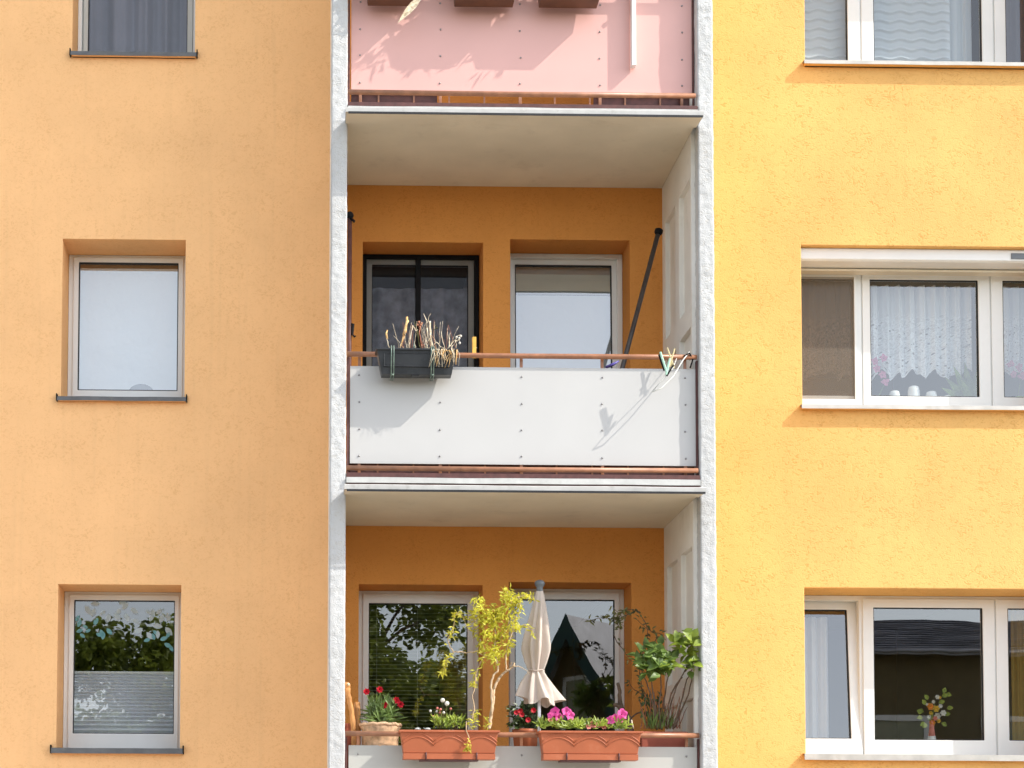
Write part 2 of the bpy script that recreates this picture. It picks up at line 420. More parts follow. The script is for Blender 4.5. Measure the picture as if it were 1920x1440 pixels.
# ---------------------------------------------------------------- mesh builder
class MB:
    def __init__(s):
        s.v, s.f, s.uv = [], [], {}

    def quad(s, a, b, c, d):
        i = len(s.v)
        s.v += [tuple(a), tuple(b), tuple(c), tuple(d)]
        s.f.append((i, i + 1, i + 2, i + 3))

    def box(s, x0, x1, y0, y1, z0, z1, T=None):
        i = len(s.v)
        p = [Vector((x, y, z)) for z in (z0, z1) for y in (y0, y1) for x in (x0, x1)]
        if T:
            p = [T @ q for q in p]
        s.v += [tuple(q) for q in p]
        s.f += [tuple(i + k for k in q) for q in ((0, 2, 3, 1), (4, 5, 7, 6), (0, 1, 5, 4), (2, 6, 7, 3), (0, 4, 6, 2), (1, 3, 7, 5))]
        return s

    def ring(s, o, n, y0, y1):
        """rectangular frame in the xz plane, mitred: o and n are (x0, x1, z0, z1) outer and inner"""
        i = len(s.v)
        for y in (y0, y1):
            for r in (o, n):
                s.v += [(r[0], y, r[2]), (r[1], y, r[2]), (r[1], y, r[3]), (r[0], y, r[3])]
        for k in range(4):
            j = (k + 1) % 4
            s.f += [(i + k, i + j, i + 4 + j, i + 4 + k), (i + 8 + k, i + 12 + k, i + 12 + j, i + 8 + j),
                    (i + k, i + 8 + k, i + 8 + j, i + j), (i + 4 + k, i + 4 + j, i + 12 + j, i + 12 + k)]
        return s

    def tube(s, pts, r, seg=8, cap=True):
        pts = [Vector(p) for p in pts]
        rr = r if isinstance(r, (list, tuple)) else [r] * len(pts)
        i0 = len(s.v)
        up = None
        for k, p in enumerate(pts):
            t = (pts[min(k + 1, len(pts) - 1)] - pts[max(k - 1, 0)])
            t = t.normalized() if t.length > 1e-9 else Vector((0, 0, 1))
            if up is None:
                up = t.orthogonal().normalized()
            else:
                up = (up - t * up.dot(t))
                up = up.normalized() if up.length > 1e-6 else t.orthogonal().normalized()
            b = t.cross(up)
            for q in range(seg):
                a = 2 * pi * q / seg
                s.v.append(tuple(p + (up * cos(a) + b * sin(a)) * rr[k]))
        for k in range(len(pts) - 1):
            for q in range(seg):
                a, b2 = i0 + k * seg + q, i0 + k * seg + (q + 1) % seg
                s.f.append((a, b2, b2 + seg, a + seg))
        if cap:
            s.f.append(tuple(i0 + q for q in reversed(range(seg))))
            e = i0 + (len(pts) - 1) * seg
            s.f.append(tuple(e + q for q in range(seg)))
        return s

    def lathe(s, prof, c, seg=20, wob=None):
        i0 = len(s.v)
        c = Vector(c)
        for k, (r, z) in enumerate(prof):
            for q in range(seg):
                a = 2 * pi * q / seg
                rr = r * (wob(a, z) if wob else 1)
                s.v.append((c.x + rr * cos(a), c.y + rr * sin(a), c.z + z))
        for k in range(len(prof) - 1):
            for q in range(seg):
                a, b = i0 + k * seg + q, i0 + k * seg + (q + 1) % seg
                s.f.append((a, b, b + seg, a + seg))
        s.f.append(tuple(i0 + q for q in reversed(range(seg))))
        e = i0 + (len(prof) - 1) * seg
        s.f.append(tuple(e + q for q in range(seg)))
        return s

    def ball(s, c, r, seg=10, rings=6, sq=(1, 1, 1)):
        prof = []
        i0 = len(s.v)
        c = Vector(c)
        for k in range(rings + 1):
            a = -pi / 2 + pi * k / rings
            for q in range(seg):
                b = 2 * pi * q / seg
                rr = max(cos(a), 0.02) * r
                s.v.append((c.x + rr * cos(b) * sq[0], c.y + rr * sin(b) * sq[1], c.z + r * sin(a) * sq[2]))
        for k in range(rings):
            for q in range(seg):
                a, b = i0 + k * seg + q, i0 + k * seg + (q + 1) % seg
                s.f.append((a, b, b + seg, a + seg))
        s.f.append(tuple(i0 + q for q in reversed(range(seg))))
        s.f.append(tuple(i0 + rings * seg + q for q in range(seg)))
        return s

    def leaf(s, base, d, nrm, L, W, bend=0.25, n=3):
        """tapered leaf blade, folded a little along its midrib and drooping"""
        d = Vector(d).normalized()
        nrm = Vector(nrm)
        nrm = nrm - d * nrm.dot(d)
        nrm = nrm.normalized() if nrm.length > 1e-5 else d.orthogonal().normalized()
        sd = d.cross(nrm)
        base = Vector(base)
        i0 = len(s.v)
        prof = {3: (0.75, 1.0, 0.6), 4: (0.6, 1.0, 0.9, 0.5)}.get(n, (1.0,) * n)
        s.v.append(tuple(base))
        for k in range(n):
            t = (k + 1) / (n + 1)
            mid = base + d * (L * t) - nrm * (bend * L * t * t)
            h = W * 0.5 * prof[k]
            s.v += [tuple(mid + sd * h + nrm * h * 0.35), tuple(mid), tuple(mid - sd * h + nrm * h * 0.35)]
        s.v.append(tuple(base + d * L - nrm * (bend * L)))
        e = len(s.v) - 1
        s.f += [(i0, i0 + 2, i0 + 1), (i0, i0 + 3, i0 + 2)]
        for k in range(n - 1):
            a = i0 + 1 + 3 * k
            s.f += [(a, a + 1, a + 4, a + 3), (a + 1, a + 2, a + 5, a + 4)]
        a = i0 + 1 + 3 * (n - 1)
        s.f += [(a, a + 1, e), (a + 1, a + 2, e)]
        return s

    def sheet(s, nu, nv, fn, uv=True):
        """grid surface fn(u, v) with u, v in 0..1"""
        i0 = len(s.v)
        for j in range(nv + 1):
            for i in range(nu + 1):
                s.v.append(tuple(fn(i / nu, j / nv)))
                if uv:
                    s.uv[len(s.v) - 1] = (i / nu, j / nv)
        for j in range(nv):
            for i in range(nu):
                a = i0 + j * (nu + 1) + i
                s.f.append((a, a + 1, a + nu + 2, a + nu + 1))
        return s

    def build(s, name, m, parent=None, smooth=False, bevel=0.0, seg=2, weld=False):
        me = bpy.data.meshes.new(name)
        me.from_pydata(s.v, [], s.f)
        if s.uv:
            l = me.uv_layers.new(name='UVMap')
            for lp in me.loops:
                l.data[lp.index].uv = s.uv.get(lp.vertex_index, (0, 0))
        bm = bmesh.new()
        bm.from_mesh(me)
        if weld:
            bmesh.ops.remove_doubles(bm, verts=bm.verts, dist=1e-4)
        bmesh.ops.recalc_face_normals(bm, faces=bm.faces)
        bm.to_mesh(me)
        bm.free()
        for mm in (m if isinstance(m, (list, tuple)) else [m]):
            me.materials.append(M[mm])
        if smooth:
            me.polygons.foreach_set('use_smooth', [True] * len(me.polygons))
        me.update()
        o = bpy.data.objects.new(name, me)
        C.objects.link(o)
        if parent:
            o.parent = parent
        if bevel:
            b = o.modifiers.new('bevel', 'BEVEL')
            b.width = bevel
            b.segments = seg
            b.limit_method = 'ANGLE'
            b.angle_limit = radians(50)
        return o


def tag(o, label=None, cat=None, group=None, kind=None):
    for k, v in (('label', label), ('category', cat), ('group', group), ('kind', kind)):
        if v:
            o[k] = v
    return o


def empty(name, loc=(0, 0, 0), label=None, cat=None, group=None):
    """root of a thing; the parts are built in world coordinates and hung below it by hang()"""
    o = bpy.data.objects.new(name, None)
    o.empty_display_size = 0.1
    C.objects.link(o)
    o.location = loc
    return tag(o, label, cat, group)


def hang(root):
    """put the origin of every part back so that world coordinates hold under a moved root"""
    inv = Matrix.Translation(-root.location)
    for ch in root.children:
        ch.matrix_parent_inverse = inv
    return root


def R_(a, b):
    return random.uniform(a, b)


# ================================================================ the setting
def structure(o):
    o['kind'] = 'structure'
    return o


structure(MB().box(-300, 300, -300, 300, -0.5, 0.0).build('ground', 'ground'))
structure(MB().box(-120, 120, -13.2, -7.6, -0.1, 0.012).build('road', 'asphalt'))
structure(MB().box(-120, 120, -7.6, -5.4, -0.1, 0.13).build('pavement', 'paving', bevel=0.015))
structure(MB().box(-120, 120, -16.5, -13.2, -0.1, 0.13).build('pavement', 'paving', bevel=0.015))
structure(MB().box(-120, 120, -5.4, 0.0, -0.1, 0.035).build('forecourt', 'paving'))

# ================================================================ the apartment building
W0 = 0.37                    # depth of the window frames in the wall
B = empty('apartment_building', (0, 0, 0), 'peach and yellow plastered apartment block with a stack of white-framed balconies', 'building')
ZTOP = 12.9
OPEN = {}


def wall(name, m, x0, x1, z0, z1, opens, t=0.46):
    """plastered wall sheet with openings; reveals reach through the thickness"""
    xs = sorted({x0, x1, *[o[0] for o in opens], *[o[1] for o in opens]})
    zs = sorted({z0, z1, *[o[2] for o in opens], *[o[3] for o in opens]})
    mb = MB()
    for i in range(len(xs) - 1):
        for j in range(len(zs) - 1):
            cx, cz = (xs[i] + xs[i + 1]) / 2, (zs[j] + zs[j + 1]) / 2
            if any(o[0] < cx < o[1] and o[2] < cz < o[3] for o in opens):
                continue
            for y in (0.0, t):
                mb.quad((xs[i], y, zs[j]), (xs[i + 1], y, zs[j]), (xs[i + 1], y, zs[j + 1]), (xs[i], y, zs[j + 1]))
    for o in opens + [(x0, x1, z0, z1)]:
        a = [(o[0], o[2]), (o[1], o[2]), (o[1], o[3]), (o[0], o[3])]
        for k in range(4):
            p, q = a[k], a[(k + 1) % 4]
            # the long edges follow the same cuts as the faces
            cuts = [c for c in (xs if p[1] == q[1] else zs)
                    if min(p[0] if p[1] == q[1] else p[1], q[0] if p[1] == q[1] else q[1]) <= c <=
                    max(p[0] if p[1] == q[1] else p[1], q[0] if p[1] == q[1] else q[1])]
            for c0, c1 in zip(cuts, cuts[1:]):
                if p[1] == q[1]:
                    mb.quad((c0, 0, p[1]), (c1, 0, p[1]), (c1, t, p[1]), (c0, t, p[1]))
                else:
                    mb.quad((p[0], 0, c0), (p[0], 0, c1), (p[0], t, c1), (p[0], t, c0))
    return mb.build(name, m, B, bevel=0.007, weld=True)


LT = (-1.935, -0.925, 8.37, 9.72)
LM = (-1.992, -0.986, 5.50, 6.848)
LB = (-1.994, -0.997, 2.64, 3.996)
BML = (0.468, 1.458, 5.36, 6.85)
BMR = (1.682, 2.667, 4.70, 6.882)
BBL = (0.446, 1.455, 2.50, 4.013)
BBR = (1.668, 2.670, 1.86, 4.04)
RT = (4.135, 6.25, 8.365, 9.72)
RM = (4.086, 6.25, 5.49, 6.857)
RB = (4.086, 6.25, 2.62, 4.009)
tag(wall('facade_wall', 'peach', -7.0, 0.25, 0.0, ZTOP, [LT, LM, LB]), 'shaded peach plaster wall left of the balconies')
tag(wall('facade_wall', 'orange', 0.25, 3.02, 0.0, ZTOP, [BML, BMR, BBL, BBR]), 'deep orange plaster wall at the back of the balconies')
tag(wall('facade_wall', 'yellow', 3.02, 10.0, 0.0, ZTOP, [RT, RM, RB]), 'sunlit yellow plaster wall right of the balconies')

# the shell behind the facade
mb = MB().box(-7.0, 10.0, 5.2, 5.5, 0, ZTOP)
mb.box(-7.0, -6.7, 0.46, 5.2, 0, ZTOP).box(9.7, 10.0, 0.46, 5.2, 0, ZTOP)
mb.build('outer_wall', 'house_wall', B)
for z in (1.55, 4.40, 7.24, 10.09):
    MB().box(-6.7, 9.7, 0.46, 5.2, z, z + 0.25).build('floor_slab', 'room_floor', B)
MB().box(-7.1, 10.1, -0.05, 5.6, ZTOP, ZTOP + 0.2).build('roof_slab', 'concrete', B)
for x in (-3.2, 0.2, 1.5, 3.0, 6.6):
    MB().box(x, x + 0.12, 0.46, 5.2, 0, ZTOP).build('partition_wall', 'room', B)


# ---------------------------------------------------------------- balconies
def rough_pier(x0, x1, y0, y1, z0, z1):
    """end face of the side wall in coarse plaster, real relief on the three outer faces"""
    mb = MB()
    nx, ny, nz = 9, 5, int((z1 - z0) / 0.014)
    cols = ([(x0, y1 + (y0 - y1) * k / ny) for k in range(ny)] + [(x0 + (x1 - x0) * k / nx, y0) for k in range(nx)]
            + [(x1, y0 + (y1 - y0) * k / ny) for k in range(ny + 1)])
    cx, cy = (x0 + x1) / 2, y1

    def fn(u, v):
        x, y = cols[min(int(round(u * (len(cols) - 1))), len(cols) - 1)]
        z = z0 + v * (z1 - z0)
        p = Vector((x, y, z))
        d = noise.noise(p * 46) * 0.0035 + noise.noise(p * 21 + Vector((3, 1, 8))) * 0.004 + noise.noise(p * 5) * 0.003
        dr = Vector((x - cx, (y - cy), 0))
        if dr.length > 1e-6:
            dr.normalize()
        return p + dr * d
    mb.sheet(len(cols) - 1, nz, fn, uv=False)
    return mb.build('pier', 'white_rough', B, smooth=True)


PF = -1.2                    # front of the side walls
rough_pier(0.188, 0.308, PF, -1.08, 0.0, ZTOP)
rough_pier(2.966, 3.082, PF, -1.08, 0.0, ZTOP)
tag(MB().box(0.194, 0.302, -1.08, 0.0, 0.0, ZTOP).build('side_wall', 'white_wall', B), 'white side wall of the balconies on the left')
# right side wall: white inside with two by two recessed panels per storey, unseen yellow outer coat added for bounce light
mb = MB()
ys = [-1.08, -1.03, -0.64, -0.50, -0.11, 0.0]
zc = []
for base in (1.65, 4.49, 7.32, 10.17):
    zc += [base + 0.38, base + 1.35, base + 1.53, base + 2.50]
zs = [0.0] + zc + [ZTOP]
XI, XR = 2.938, 2.976
for i in range(5):
    for j in range(len(zs) - 1):
        rec = i in (1, 3) and j % 2 == 1
        x = XR if rec else XI
        a, b, c, d = ys[i], ys[i + 1], zs[j], zs[j + 1]
        mb.quad((x, a, c), (x, b, c), (x, b, d), (x, a, d))
        if rec:
            mb.quad((XI, a, c), (XR, a, c), (XR, a, d), (XI, a, d))
            mb.quad((XI, b, c), (XR, b, c), (XR, b, d), (XI, b, d))
            mb.quad((XI, a, c), (XI, b, c), (XR, b, c), (XR, a, c))
            mb.quad((XI, a, d), (XI, b, d), (XR, b, d), (XR, a, d))
mb.quad((XI, -1.08, 0), (3.04, -1.08, 0), (3.04, -1.08, ZTOP), (XI, -1.08, ZTOP))
mb.quad((3.04, -1.08, 0), (3.04, 0, 0), (3.04, 0, ZTOP), (3.04, -1.08, ZTOP))
tag(mb.build('side_wall', 'white_wall', B, bevel=0.004, weld=True), 'white side wall with recessed rectangular panels')
MB().box(3.042, 3.076, -1.079, -0.001, 0, ZTOP).build('bounce_coat', 'yellow', B)  # unseen coat, added to bounce yellow light onto the wall beside it


def floor_edge(zc, dz=0.0):
    """balcony floor: slab with painted soffit and the projecting drip edge below its front"""
    MB().box(0.304, 2.936, -1.19, -0.002, zc + 0.004, zc + 0.165).build('balcony_slab', 'ceiling', B)
    # upper white edge board
    mb = MB()
    n = 26
    mb.sheet(n, 1, lambda u, v: (0.312 + 2.65 * u, -1.222 + 0.002 * noise.noise(Vector((u * 9, zc, 1))), zc + 0.086 + 0.042 * v + 0.003 * noise.noise(Vector((u * 6, v, zc)))), uv=False)
    mb.box(0.312, 2.962, -1.216, -1.192, zc + 0.088, zc + 0.126)
    mb.build('edge_board', 'concrete', B, smooth=False)
    MB().box(0.312, 2.962, -1.206, -1.192, zc + 0.03, zc + 0.084).box(0.312, 2.962, -1.204, -1.192, zc + 0.130, zc + 0.166).build('gap_shade_strip', 'steel_and_shade', B)  # dark strips painting in the shade above and below the edge board
    # drip edge: thin sheet that projects past the piers, slightly wavy, with a folded front
    mb = MB()
    x0, x1 = 0.291, 2.958
    prof = [(-1.19, 0.004), (-1.43, -0.010), (-1.432, 0.022), (-1.426, 0.027), (-1.19, 0.026)]

    def fn(u, v):
        k = min(int(round(v * 4)), 4)
        y, z = prof[k]
        wob = 0.004 * noise.noise(Vector((u * 5, zc * 3, 0.2))) + 0.0015 * noise.noise(Vector((u * 22, zc, k)))
        return (x0 + (x1 - x0) * u, y + wob, zc + z + wob)
    mb.sheet(60, 4, fn, uv=False)
    for u in (0, 1):
        i = len(mb.v)
        mb.v += [fn(u, k / 4) for k in range(5)]
        mb.f.append(tuple(i + k for k in range(5)))
    mb.build('drip_edge', 'lip', B, weld=True)
    q = MB()
    q.quad((0.296, -1.19, zc + 0.001), (2.953, -1.19, zc + 0.001), (2.953, -1.424, zc - 0.0135), (0.296, -1.424, zc - 0.0135))
    q.build('soffit_strip', 'ceiling', B)
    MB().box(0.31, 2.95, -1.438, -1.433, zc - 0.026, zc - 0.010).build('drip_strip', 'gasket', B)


for z in (1.66, 4.487, 7.318, 10.16, 12.7):
    floor_edge(z)
BOLT = None


def railing(zt, zb, pz0, pz1, py, pm, label, zf):
    """tube rails, flat posts, sheet panel with rows of bolts"""
    global BOLT
    y = -1.165
    MB().tube([(0.315, y, zt), (0.9, y, zt - 0.001), (1.7, y, zt - 0.003), (2.5, y, zt - 0.001), (2.952, y, zt)], 0.0195, 14).build('top_rail', 'brown_steel', B, smooth=True)
    MB().tube([(0.315, y - 0.02, zb), (1.7, y - 0.02, zb - 0.003), (2.952, y - 0.02, zb)], 0.019, 14).build('bottom_rail', 'brown_steel', B, smooth=True)
    for x in (0.409, 1.02, 1.631, 2.243, 2.871):
        MB().box(x - 0.011, x + 0.011, py + 0.006, py + 0.022, zf, zt - 0.005).build('post', 'brown_steel', B, bevel=0.002)
    for x in (0.322, 2.958):
        MB().box(x - 0.008, x + 0.006, py - 0.012, py + 0.02, zf - 0.03, zt - 0.022).build('end_post', 'steel_and_shade', B, bevel=0.002)
    # short bars behind the gap below the panel
    for k in range(9):
        x = 0.55 + 0.27 * k
        MB().box(x - 0.006, x + 0.006, py + 0.03, py + 0.04, zf, pz0 + 0.08).build('bar', 'brown_steel', B)
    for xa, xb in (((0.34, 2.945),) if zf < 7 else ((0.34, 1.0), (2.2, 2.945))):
        MB().box(xa, xb, py + 0.05, py + 0.056, zf + 0.03, pz0 + 0.012).build('dark_gap_strip', 'steel_and_shade', B)  # dark strip added so the gap under the panel reads dark
    p = tag(MB().box(0.338, 2.948, py, py + 0.006, pz0, pz1).build('railing_panel', pm, B, bevel=0.0015), label)
    if BOLT is None:
        BOLT = MB().lathe([(0.0075, 0), (0.0075, 0.003), (0.004, 0.007), (0.001, 0.008)], (0, 0, 0), 8).build('bolt', 'bolt', p, smooth=True)
        first = True
    else:
        first = False
    h = pz1 - pz0
    for x in (0.409, 1.02, 1.631, 2.243, 2.871):
        for z in (pz0 + 0.06, pz0 + 0.06 + (h - 0.13) / 3, pz0 + 0.06 + 2 * (h - 0.13) / 3, pz1 - 0.07):
            if first:
                b, first = BOLT, False
            else:
                b = BOLT.copy()
                C.objects.link(b)
            b.parent = p
            b.location = (x + R_(-.004, .004), py - 0.0002, z + R_(-.004, .004))
            b.rotation_euler = (pi / 2, 0, 0)
    return p


railing(5.562, 4.692, 4.737, 5.479, -1.14, 'panel_white', 'bright white railing panel of the middle balcony', 4.62)
railing(2.700, 1.84, 1.885, 2.617, -1.115, 'panel_cream', 'off-white railing panel of the lowest balcony', 1.80)
railing(8.470, 7.568, 7.630, 8.385, -1.085, 'panel_pink', 'pink railing panel of the top balcony', 7.47)
railing(11.33, 10.41, 10.47, 11.24, -1.12, 'panel_white', 'white railing panel above the pink balcony', 10.3)


# ---------------------------------------------------------------- windows
def lerp(a, b, t):
    return a + (b - a) * t


def window(op, panes, label, m='pvc', y=W0, glass_m='glass', edge=0.05, sash_gap=0.012, tilt=None, gask=0.006):
    """casement window: outer frame with mullions, one sash, gasket and pane per opening light.
    panes: list of glass rectangles (x0, x1, z0, z1)"""
    x0, x1, z0, z1 = op[0] + 0.002, op[1] - 0.002, op[2] + 0.012, op[3] - 0.002
    cells = []
    edges = [x0 + 0.035]
    for a, b in zip(panes, panes[1:]):
        edges.append((a[1] + b[0]) / 2)
    edges.append(x1 - 0.035)
    mb = MB()
    mb.ring((x0, x1, z0, z1), (x0 + 0.045, x1 - 0.045, z0 + 0.05, z1 - 0.04), y, y + 0.07)
    for e in edges[1:-1]:
        mb.box(e - 0.022, e + 0.022, y + 0.001, y + 0.069, z0 + 0.049, z1 - 0.039)
    fr = tag(mb.build('window', m, B, bevel=0.004), label)
    for k, p in enumerate(panes):
        T = None
        o = (edges[k] + 0.006, edges[k + 1] - 0.006, z0 + 0.03, z1 - 0.025)
        mat_s = m
        s = MB().ring(o, p, y - 0.014, y + 0.05).build('sash', mat_s, fr, bevel=0.005)
        g = MB().ring((p[0] - 0.001, p[1] + 0.001, p[2] - 0.001, p[3] + 0.001), (p[0] + gask, p[1] - gask, p[2] + gask, p[3] - gask),
                      y - 0.006, y + 0.02).build('gasket', 'gasket', fr)
        q = MB().box(p[0] + 0.001, p[1] - 0.001, y + 0.012, y + 0.016, p[2] + 0.001, p[3] - 0.001)
        q = MB()
        q.quad((p[0], y + 0.012, p[2]), (p[1], y + 0.012, p[2]), (p[1], y + 0.012, p[3]), (p[0], y + 0.012, p[3]))
        q = q.build('pane', glass_m if not isinstance(glass_m, (list, tuple)) else glass_m[k], fr)
        if tilt and k == 0:
            piv = Matrix.Translation((0, y + 0.05, z0 + 0.03)) @ Matrix.Rotation(radians(-tilt), 4, 'X') @ Matrix.Translation((0, -y - 0.05, -z0 - 0.03))
            for ob in (s, g, q):
                ob.matrix_basis = piv
    return fr


def sill(fr, x0, x1, z, m, out=0.045, caps=True, lip=0.03, label=None):
    """folded sheet sill sloping outwards with a drip fold and end caps"""
    mb = MB()
    pr = [(W0 - 0.004, z + 0.03), (-out, z + 0.004), (-out - 0.003, z - lip), (-out + 0.003, z - lip), (-out + 0.006, z - 0.002), (W0 - 0.004, z + 0.024)]
    n = 24

    def fn(u, v):
        k = min(int(round(v * 5)), 5)
        return (x0 + (x1 - x0) * u, pr[k][0] + 0.0015 * noise.noise(Vector((u * 7, z, 3))), pr[k][1] + 0.002 * noise.noise(Vector((u * 6, z, 1))))
    mb.sheet(n, 5, fn, uv=False)
    o = mb.build('sill', m, fr)
    MB().box(x0 + 0.012, x1 - 0.012, -out + 0.010, -0.001, z - lip + 0.005, z - 0.002).build('sill_filler', 'peach' if x0 < 0 else 'yellow', fr, bevel=0.003)  # plaster-coloured filler added to keep the sill underside from going dark
    if caps:
        for x in (x0 - 0.004, x1 - 0.004):
            MB().box(x, x + 0.009, -out - 0.004, 0.05, z - lip - 0.001, z + 0.028).build('end_cap', 'black', fr, bevel=0.003)
    return o


wn_ = window(LT, [(-1.853, -1.013, 8.53, 9.64)], 'grey-framed window at the top left with drawn dark curtains', 'pvc_grey', edge=0.06, glass_m='glass_clear')
sill(wn_, -1.948, -0.905, 8.40, 'sill_dark')
mb = MB().box(LT[0] + 0.003, LT[0] + 0.035, W0 - 0.05, W0 - 0.016, 8.40, 9.70).box(LT[1] - 0.035, LT[1] - 0.003, W0 - 0.05, W0 - 0.016, 8.40, 9.70)
mb.build('guide_rail', 'pvc', wn_, bevel=0.003)
wn_ = window(LM, [(-1.905, -1.069, 5.691, 6.781)], 'white window in the peach wall blanked with a pale sheet', gask=0.008, glass_m='glass_coated')
sill(wn_, -2.022, -0.966, 5.525, 'sill_dark')
wn_ = window(LB, [(-1.910, -1.074, 2.81, 3.923)], 'white window at the lower left with pleated blind and leaf stickers')
sill(wn_, -2.034, -0.968, 2.658, 'sill_dark', lip=0.04)

wn_ = window(BML, [(0.556, 1.367, 5.52, 6.775)], 'dark screened window of the middle balcony', 'pvc_grey', W0 - 0.03, 'glass_dim')
sc = MB().ring((BML[0] + 0.004, BML[1] - 0.006, BML[2] + 0.02, BML[3] - 0.003), (BML[0] + 0.042, BML[1] - 0.044, BML[2] + 0.05, BML[3] - 0.036), W0 - 0.085, W0 - 0.05)
sc.box(0.921, 0.965, W0 - 0.084, W0 - 0.052, BML[2] + 0.045, BML[3] - 0.03)
sc.build('insect_screen', 'black', wn_, bevel=0.003)
q = MB()
q.quad((BML[0] + 0.03, W0 - 0.06, BML[2] + 0.03), (BML[1] - 0.03, W0 - 0.06, BML[2] + 0.03), (BML[1] - 0.03, W0 - 0.06, BML[3] - 0.02), (BML[0] + 0.03, W0 - 0.06, BML[3] - 0.02))
q.build('screen_mesh', 'mesh_black', wn_)
window(BMR, [(1.764, 2.582, 4.85, 6.800)], 'white balcony door of the middle balcony reflecting the pale sky', y=W0 - 0.05, gask=0.008, glass_m='glass_coated', tilt=1.6)
window(BBL, [(0.539, 1.360, 2.62, 3.907)], 'white window of the lowest balcony with dark slatted blind', y=W0 - 0.05)
window(BBR, [(1.755, 2.586, 2.00, 3.947)], 'white balcony door of the lowest balcony mirroring a gabled house', y=W0 - 0.05)

wn_ = window(RT, [(4.20, 4.604, 8.52, 9.64), (4.827, 5.755, 8.52, 9.64), (5.96, 6.17, 8.52, 9.64)], 'triple white window at the top right with wavy grey blinds', glass_m='glass_clear')
sill(wn_, 4.11, 6.28, 8.392, 'sill_light', 0.06, False, 0.028)
wn_ = window(RM, [(4.16, 4.628, 5.70, 6.70), (4.769, 5.689, 5.70, 6.70), (5.898, 6.17, 5.70, 6.70)], 'triple white window with shutter box and lace curtains', glass_m=['glass_brown', 'glass', 'glass'])
sill(wn_, 4.062, 6.28, 5.508, 'sill_light', 0.06, False, 0.03)
mb = MB()
prof = [(0.055, 6.852), (0.055, 6.765), (0.075, 6.752), (0.31, 6.735), (0.36, 6.735), (0.36, 6.852)]
mb.sheet(1, 5, lambda u, v: (RM[0] + 0.004 + (RM[1] - RM[0] - 0.008) * u, *prof[min(int(round(v * 5)), 5)]), uv=False)
for u in (0, 1):
    i = len(mb.v)
    mb.v += [(RM[0] + 0.004 + (RM[1] - RM[0] - 0.008) * u, *p) for p in prof]
    mb.f.append(tuple(range(i, i + 6)))
mb.build('shutter_box', 'pvc', wn_, weld=True, bevel=0.004)
MB().box(RM[0] + 0.006, RM[1] - 0.006, 0.20, 0.30, 6.715, 6.734).build('shutter_end_bar', 'pvc_beige', wn_, bevel=0.004)
MB().box(5.85, 6.02, 0.048, 0.056, 6.776, 6.826).build('vent_plate', 'grey_plastic', wn_, bevel=0.003)
q = MB()
q.quad((4.15, W0 - 0.03, 5.66), (4.632, W0 - 0.03, 5.66), (4.632, W0 - 0.03, 6.72), (4.15, W0 - 0.03, 6.72))
q.build('screen_mesh', 'mesh', wn_)
MB().ring((4.09, 4.645, 5.60, 6.73), (4.15, 4.628, 5.665, 6.71), W0 - 0.035, W0 - 0.015).build('screen_frame', 'pvc', wn_, bevel=0.002)
wn_ = window(RB, [(4.16, 4.574, 2.80, 3.90), (4.767, 5.687, 2.795, 3.907), (5.898, 6.17, 2.795, 3.907)], 'triple white window with its left sash tilted open', tilt=4.5)
sill(wn_, 4.058, 6.28, 2.642, 'sill_light', 0.06, False, 0.045)
for x in (4.22, 4.48, 4.74, 5.47, 5.75):
    MB().box(x - 0.016, x + 0.016, W0 - 0.003, W0 + 0.01, 2.70, 2.708).build('drain_cap', 'pvc_grey', wn_)


# ================================================================ things in the windows
def drape(name, m, x0, x1, z0, z1, y, folds, amp, label, cat, hem=0.0, nu=120, nv=12, sub=0.35, seed=1):
    def fn(u, v):
        ph = folds * 2 * pi * u + 1.3 * noise.noise(Vector((u * 3, seed, 0)))
        dy = amp * (sin(ph) + sub * sin(2.3 * ph + 1)) * (0.8 + 0.2 * v)
        zz = lerp(z0, z1, v)
        if hem:
            zz += (1 - v) ** 6 * hem * (1.1 * noise.noise(Vector((u * folds * 1.1, seed, 5))) + 0.3 * abs(sin(ph * 0.5)))
        return (lerp(x0, x1, u), y + dy, zz)
    o = MB().sheet(nu, nv, fn).build(name, m, None, smooth=True)
    return tag(o, label, cat)


drape('curtain', 'curtain_dark', -1.98, -0.93, 8.42, 9.7, 0.56, 5, 0.055, 'dark mauve curtain behind the top left window', 'curtain')
# white sheet filling the window, with a half-round cut-out card at its foot
mb = MB()
mb.sheet(40, 40, lambda u, v: (lerp(-1.96, -1.02, u), 0.43 + 0.012 * noise.noise(Vector((u * 2.2, v * 2.2, 1))) + 0.012 * max(0, 0.5 - v) * sin(9 * u + 3 * v),
                               lerp(5.60, 6.752, v)), uv=False)
tag(mb.build('roller_blind', 'blind_white', None, smooth=True), 'pale white blind covering the window in the peach wall', 'blind')
mb = MB()
i = len(mb.v)
for yy in (0.405, 0.412):
    mb.v += [(-1.377 + 0.105 * cos(pi * k / 18), yy, 5.688 + 0.072 * sin(pi * k / 18)) for k in range(19)]
mb.f += [tuple(range(19)), tuple(range(37, 18, -1))] + [(k, k + 1, k + 20, k + 19) for k in range(18)]
tag(mb.build('half_round_card', 'grey_plastic', None), 'grey half-round disc at the foot of the blanked window', 'disc')
# pleated blind
mb = MB()
N = 34
mb.sheet(2, N, lambda u, v: (lerp(-1.95, -1.03, u), 0.43 + (0.016 if int(round(v * N)) % 2 else -0.016), 2.79 + 0.53 * (v ** 0.82)), uv=False)
pb = empty('pleated_blind', (-1.49, 0.42, 2.79), 'grey pleated blind drawn half way up the lower left window', 'blind')
mb.build('cloth', 'pleat', pb)
MB().box(-1.95, -1.03, 0.41, 0.435, 3.318, 3.335).build('top_bar', 'pvc', pb, bevel=0.003)
hang(pb)
# leaf stickers on the lower left pane
LEAF = None


